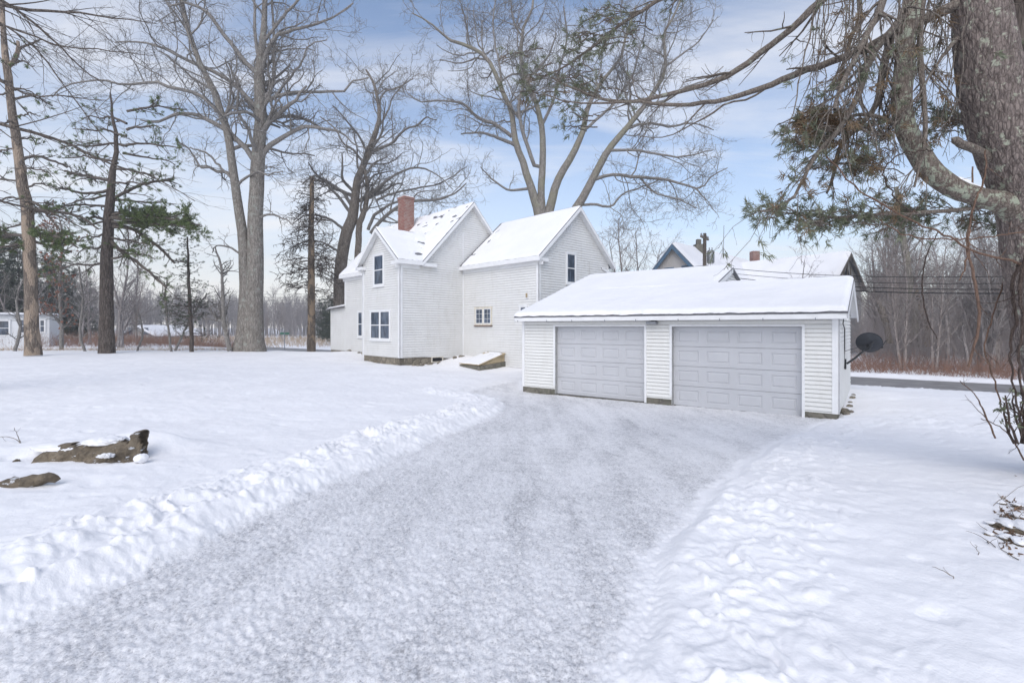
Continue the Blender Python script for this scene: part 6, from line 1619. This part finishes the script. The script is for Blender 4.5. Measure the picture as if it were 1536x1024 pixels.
def poles():
    def pole(base, ztop, r, label, full=True):
        t = thing('utility_pole', base, label, 'utility pole')
        m = MB(); m.tube([base + [0, 0, -.3], np.array([base[0], base[1], ztop])], [r, r * .7], 10); m.build('pole', M['wood_post'], t, smooth=True)
        if full:
            m = MB(); z = ztop - .4; d = v3(RN); m.box(np.array([base[0], base[1], z]) - d * .9 - v3(RD) * .06, d * 1.8, v3(RD) * .12, (0, 0, .12)); m.build('crossarm', M['wood_post'], t)
            for s in (-.8, -.3, .4, .8):
                m = MB(); q = np.array([base[0], base[1], z + .12]) + d * s; m.tube([q, q + [0, 0, .09], q + [0, 0, .18]], [.04, .07, .03], 8); m.build('insulator', M['grey_metal'], t)
            m = MB(); q = np.array([base[0] + .42, base[1] - .05, ztop - 2.2]); m.tube([q, q + [0, 0, .1], q + [0, 0, .85], q + [0, 0, .95]], [.22, .26, .26, .2], 14); tr = m.build('transformer', M['grey_metal'], t, smooth=True)
            
            for e in (-.1, .1): m = MB(); m.tube([q + [e, 0, .95], q + [e, 0, 1.15]], .04, 6); m.build('bushing', M['grey_metal'], tr)
        return t
    Y = 36.; b = at(1057, 0, Y); zb = float(base_h(b[0], b[1])); top = at(1057, 350, Y)[2]
    pole(np.array([b[0], b[1], zb]), top, .17, 'weathered utility pole with transformer in front of the neighbouring roofs')
    b2 = at(1690, 0, 19.); zb2 = float(base_h(b2[0], b2[1])); pole(np.array([b2[0], b2[1], zb2]), zb2 + 8, .16, 'utility pole out of view at the right end of the wires')
    b3 = at(300, 0, 62.); q = RC + RD * 66 + RN * 3.6; zb3 = float(base_h(q[0], q[1])); pole(np.array([q[0], q[1], zb3]), zb3 + 8.2, .16, 'far utility pole by the road beyond the dead conifer')
    for i, (y0, y1, r) in enumerate(((398, 409, .018), (405, 421, .015), (411, 431, .022), (417, 437, .028))):
        A = at(1058, y0, Y); B = at(1690, y1, 19.); m = MB(); pts = [A + (B - A) * f + np.array([0, 0, -.45 * 4 * f * (1 - f)]) for f in np.linspace(0, 1, 24)]
        m.tube(pts, r, 5); o = m.build('wire', M['wire'], None, A)
        tag(o, ('topmost', 'second highest', 'third', 'lowest and thickest')[i] + ' of the dark wires strung right from the transformer pole', 'wire')
        C = np.array([q[0], q[1], zb3 + 6.8 - i * .4]); m = MB(); pts = [A + (C - A) * f + np.array([0, 0, -.6 * 4 * f * (1 - f)]) for f in np.linspace(0, 1, 24)]
        m.tube(pts, .014, 4); o = m.build('wire', M['wire'], None, A); tag(o, ('topmost', 'second highest', 'third', 'lowest')[i] + ' of the wires strung left behind the farmhouse', 'wire')
    # street sign far left
    s = thing('street_sign', at(427, 524, 48), 'small green street name sign on a post between the maple and dead conifer', 'sign'); m = MB(); b_ = at(427, 522, 48); b_[2] = float(base_h(b_[0], b_[1]))
    m.tube([b_, at(427, 496, 48)], .04, 6); m.build('post', M['grey_metal'], s); m = MB(); c = at(427, 500, 48); m.box(c + [-.45, -.02, -.1], (.9, 0, 0), (0, .03, 0), (0, 0, .2)); m.build('sign_plate', simple('green_sign', (.05, .16, .11), .4), s)
poles()
def left_far():
    # white mobile home
    Y = 37.; a = at(74, 0, 39.); b = at(-140, 0, 35.); d = unit((b - a)[:2]); n = np.array([d[1], -d[0]]); n = n if n[1] < 0 else -n
    L = np.linalg.norm((b - a)[:2]); O = a[:2]; g0 = -.55; t_ = thing('mobile_home', (a[0], a[1], g0), 'long white mobile home with dark windows behind the leftmost pine', 'mobile home')
    top = at(74, 474, 39.)[2]
    w = MB(); m_ = O + (-n) * 4
    wbox(w, O, d, n, 0, L, g0 + .1, top, -4, 0.); w.build('wall', siding_mat('mobile_home_panel', (.78, .79, .80), .2), t_)
    r = MB(); wbox(r, O, d, n, -.2, L + .2, top, top + .12, -4.2, .2); rf = r.build('roof', M['grey_metal'], t_)
    snow_sheet('roof_snow', [np.array([*(O + n * .18 - d * .18), top + .12]), np.array([*(O + n * .18 + d * (L + .18)), top + .12]), np.array([*(O - n * 4.2 + d * (L + .18)), top + .12]), np.array([*(O - n * 4.2 - d * .18), top + .12])], rf, .12, 40, 16, None, 3)
    def uof(px): r = (px - CX) / F; return (r * O[1] - O[0]) / (d[0] - r * d[1])
    for (x0, x1, y0, y1) in ((14, -3, 481, 503), (37, 31, 479, 499), (67, 60, 480, 498), (-30, -50, 481, 500)):
        u0, u1 = sorted((uof(x0), uof(x1))); Ym = O[1] + d[1] * (u0 + u1) / 2; z0 = EYE + (HY - y1) / F * Ym; z1 = EYE + (HY - y0) / F * Ym
        window(t_, O, d, n, u0, u1, z0, z1)
    # porch rail
    p = thing('porch_railing', (O[0], O[1], g0), 'white porch railing and steps in front of the mobile home', 'railing'); m = MB()
    for k in range(18):
        u = uof(62) + k * .17; wbox(m, O, d, n, u, u + .04, g0 + .5, g0 + 1.35, 1.5, 1.54)
    m.build('baluster', M['trim'], p).update_tag()
    p.children[0]['kind'] = 'stuff'
    m = MB(); u = uof(62); wbox(m, O, d, n, u - .1, u + 3.2, g0 + 1.35, g0 + 1.42, 1.46, 1.58); wbox(m, O, d, n, u - .1, u + 3.2, g0 + .42, g0 + .5, .02, 1.6); m.build('rail', M['trim'], p)
    for k in range(4):
        m = MB(); wbox(m, O, d, n, u - .05 + k * 1.05, u + .05 + k * 1.05, g0 - .4, g0 + .41, 1.5, 1.58); m.build('post', M['trim'], p)
    # distant cottage
    c = at(208, 0, 92.); z0 = float(base_h(c[0], c[1])); h = thing('distant_cottage', (c[0], c[1], z0), 'distant grey cottage with snowy gable roof right of the dark pine trunk', 'house')
    w = MB(); U = unit(np.array([.95, -.3])); n = np.array([U[1], -U[0]]); O = c[:2] - U * 4
    zt = at(0, 502, 92)[2]; pkz = at(0, 489, 92)[2]
    clapboard(w, O, U, n, [(0, z0), (8, z0), (8, zt), (4, pkz), (0, zt)], .3, .03); wbox(w, O, U, n, 0.05, 7.95, z0, zt - .05, -9, -.02); w.build('wall', M['grey_shingle_wall'], h)
    R3 = MB(); cr = []
    for s0, s1 in ((-.6, 4), (8.6, 4)):
        zz = zt - (pkz - zt) / 4 * .6; A = O + U * s0 + n * .5; Bp = O + U * s0 - n * 9.5; C = O + U * s1 - n * 9.5; D = O + U * s1 + n * .5
        cc = [np.array([*A, zz]), np.array([*Bp, zz]), np.array([*C, pkz]), np.array([*D, pkz])]; cr.append(cc); roof_slab(R3, cc, .2)
    rf = R3.build('roof', M['shingle'], h)
    for i, cc in enumerate(cr): snow_sheet('roof_snow', cc, rf, .25, 20, 14, None, i, .3)
    for k in (1.5, 5.5):
        m = MB(); wbox(m, O, U, n, k, k + 1., z0 + 1., z0 + 2.3, .03, .1); m.build('window', M['glass'], h)
left_far()

# ------------------------------------------------------------------ winter air
def air():
    mb = MB(); mb.box((-260, -40, -6), (520, 0, 0), (0, 300, 0), (0, 0, 46)); m = bpy.data.materials.new('winter_air'); m.use_nodes = True; t = m.node_tree; t.nodes.clear()
    o = t.nodes.new('ShaderNodeOutputMaterial'); v = t.nodes.new('ShaderNodeVolumePrincipled'); v.inputs['Density'].default_value = .0018; v.inputs['Color'].default_value = (.93, .94, .97, 1)
    v.inputs['Anisotropy'].default_value = .2; t.links.new(v.outputs[0], o.inputs['Volume']); tag(mb.build('haze', m), kind='stuff')
air()

# ------------------------------------------------------------------ camera, light, sky
cam = bpy.data.cameras.new('camera'); co = bpy.data.objects.new('camera', cam); COL.objects.link(co)
co.location = (0, 0, EYE); co.rotation_euler = (math.radians(90), 0, 0)
cam.sensor_width = 36; cam.lens = F / 1536 * 36; cam.shift_y = -(512 - HY) / 1536; cam.clip_end = 5000; cam.clip_start = .05
scene.camera = co
SUN_EL, SUN_AZ = 41., 193.      # azimuth clockwise from +Y
sun = bpy.data.lights.new('sun', 'SUN'); sun.energy = 1.45; sun.angle = math.radians(48); sun.color = (1., .965, .91)
so = bpy.data.objects.new('sun', sun); COL.objects.link(so)
az = math.radians(SUN_AZ); el = math.radians(SUN_EL)
dv = Vector((math.sin(az) * math.cos(el), math.cos(az) * math.cos(el), math.sin(el)))
so.rotation_euler = dv.to_track_quat('Z', 'Y').to_euler()
W = bpy.data.worlds.new('World'); scene.world = W; W.use_nodes = True; nt = W.node_tree; nt.nodes.clear(); n = N(nt)
out = nt.nodes.new('ShaderNodeOutputWorld'); bg = nt.nodes.new('ShaderNodeBackground'); nt.links.new(bg.outputs[0], out.inputs[0])
sky = nt.nodes.new('ShaderNodeTexSky'); sky.sky_type = 'NISHITA'; sky.sun_disc = False; sky.sun_elevation = el; sky.sun_rotation = az
sky.air_density = 1.; sky.dust_density = .6; sky.ozone_density = 2.; sky.altitude = 50
g = nt.nodes.new('ShaderNodeTexCoord').outputs['Generated']
sx = n.node('ShaderNodeSeparateXYZ'); nt.links.new(g, sx.inputs[0]); z = sx.outputs[2]
zz = n.math('ADD', n.math('MAXIMUM', z, 0.), .16)
cb = n.node('ShaderNodeCombineXYZ'); nt.links.new(n.math('DIVIDE', sx.outputs[0], zz), cb.inputs[0]); nt.links.new(n.math('DIVIDE', sx.outputs[1], zz), cb.inputs[1])
cv = n.mapping(cb.outputs[0], (.55, 1.25, 1.), (0, 0, math.radians(24)), (3.1, .4, 0))
c1 = n.noise(cv, 1.1, 8, .56, .5); c2 = n.noise(n.mapping(cb.outputs[0], (.4, 2.2, 1), (0, 0, math.radians(18))), 2.2, 6, .6, .4)
cl = n.ramp(n.math('ADD', n.math('MULTIPLY', c1, .7), n.math('MULTIPLY', c2, .3)), [(.45, .0), (.70, .75)])
hz = n.ramp(z, [(0., .95), (.08, .70), (.20, .34), (.40, .08), (.60, .0)])
bank = n.node('ShaderNodeMapRange'); nt.links.new(sx.outputs[0], bank.inputs[0]); bank.inputs[1].default_value = -.35; bank.inputs[2].default_value = .35; bank.inputs[3].default_value = 1.05; bank.inputs[4].default_value = .58; bank.interpolation_type = 'SMOOTHSTEP'
hz = n.math('MULTIPLY', hz, bank.outputs[0])
inv = n.math('SUBTRACT', 1., n.math('MULTIPLY', n.math('SUBTRACT', 1., cl), n.math('SUBTRACT', 1., hz)))
blue = n.mix(1., sky.outputs[0], (1.30, 1.24, 1.22), 'MULTIPLY')
col = n.mix(inv, blue, (7.75, 7.5, 7.3))
nt.links.new(col, bg.inputs[0]); bg.inputs[1].default_value = .13
scene.view_settings.view_transform = 'Standard'; scene.view_settings.look = 'None'; scene.view_settings.exposure = .31; scene.view_settings.gamma = 1
scene.view_settings.use_curve_mapping = False
scene.cycles.max_bounces = 6; scene.cycles.diffuse_bounces = 3; scene.cycles.glossy_bounces = 2; scene.cycles.volume_bounces = 0; scene.cycles.transparent_max_bounces = 4
scene.cycles.use_denoising = True
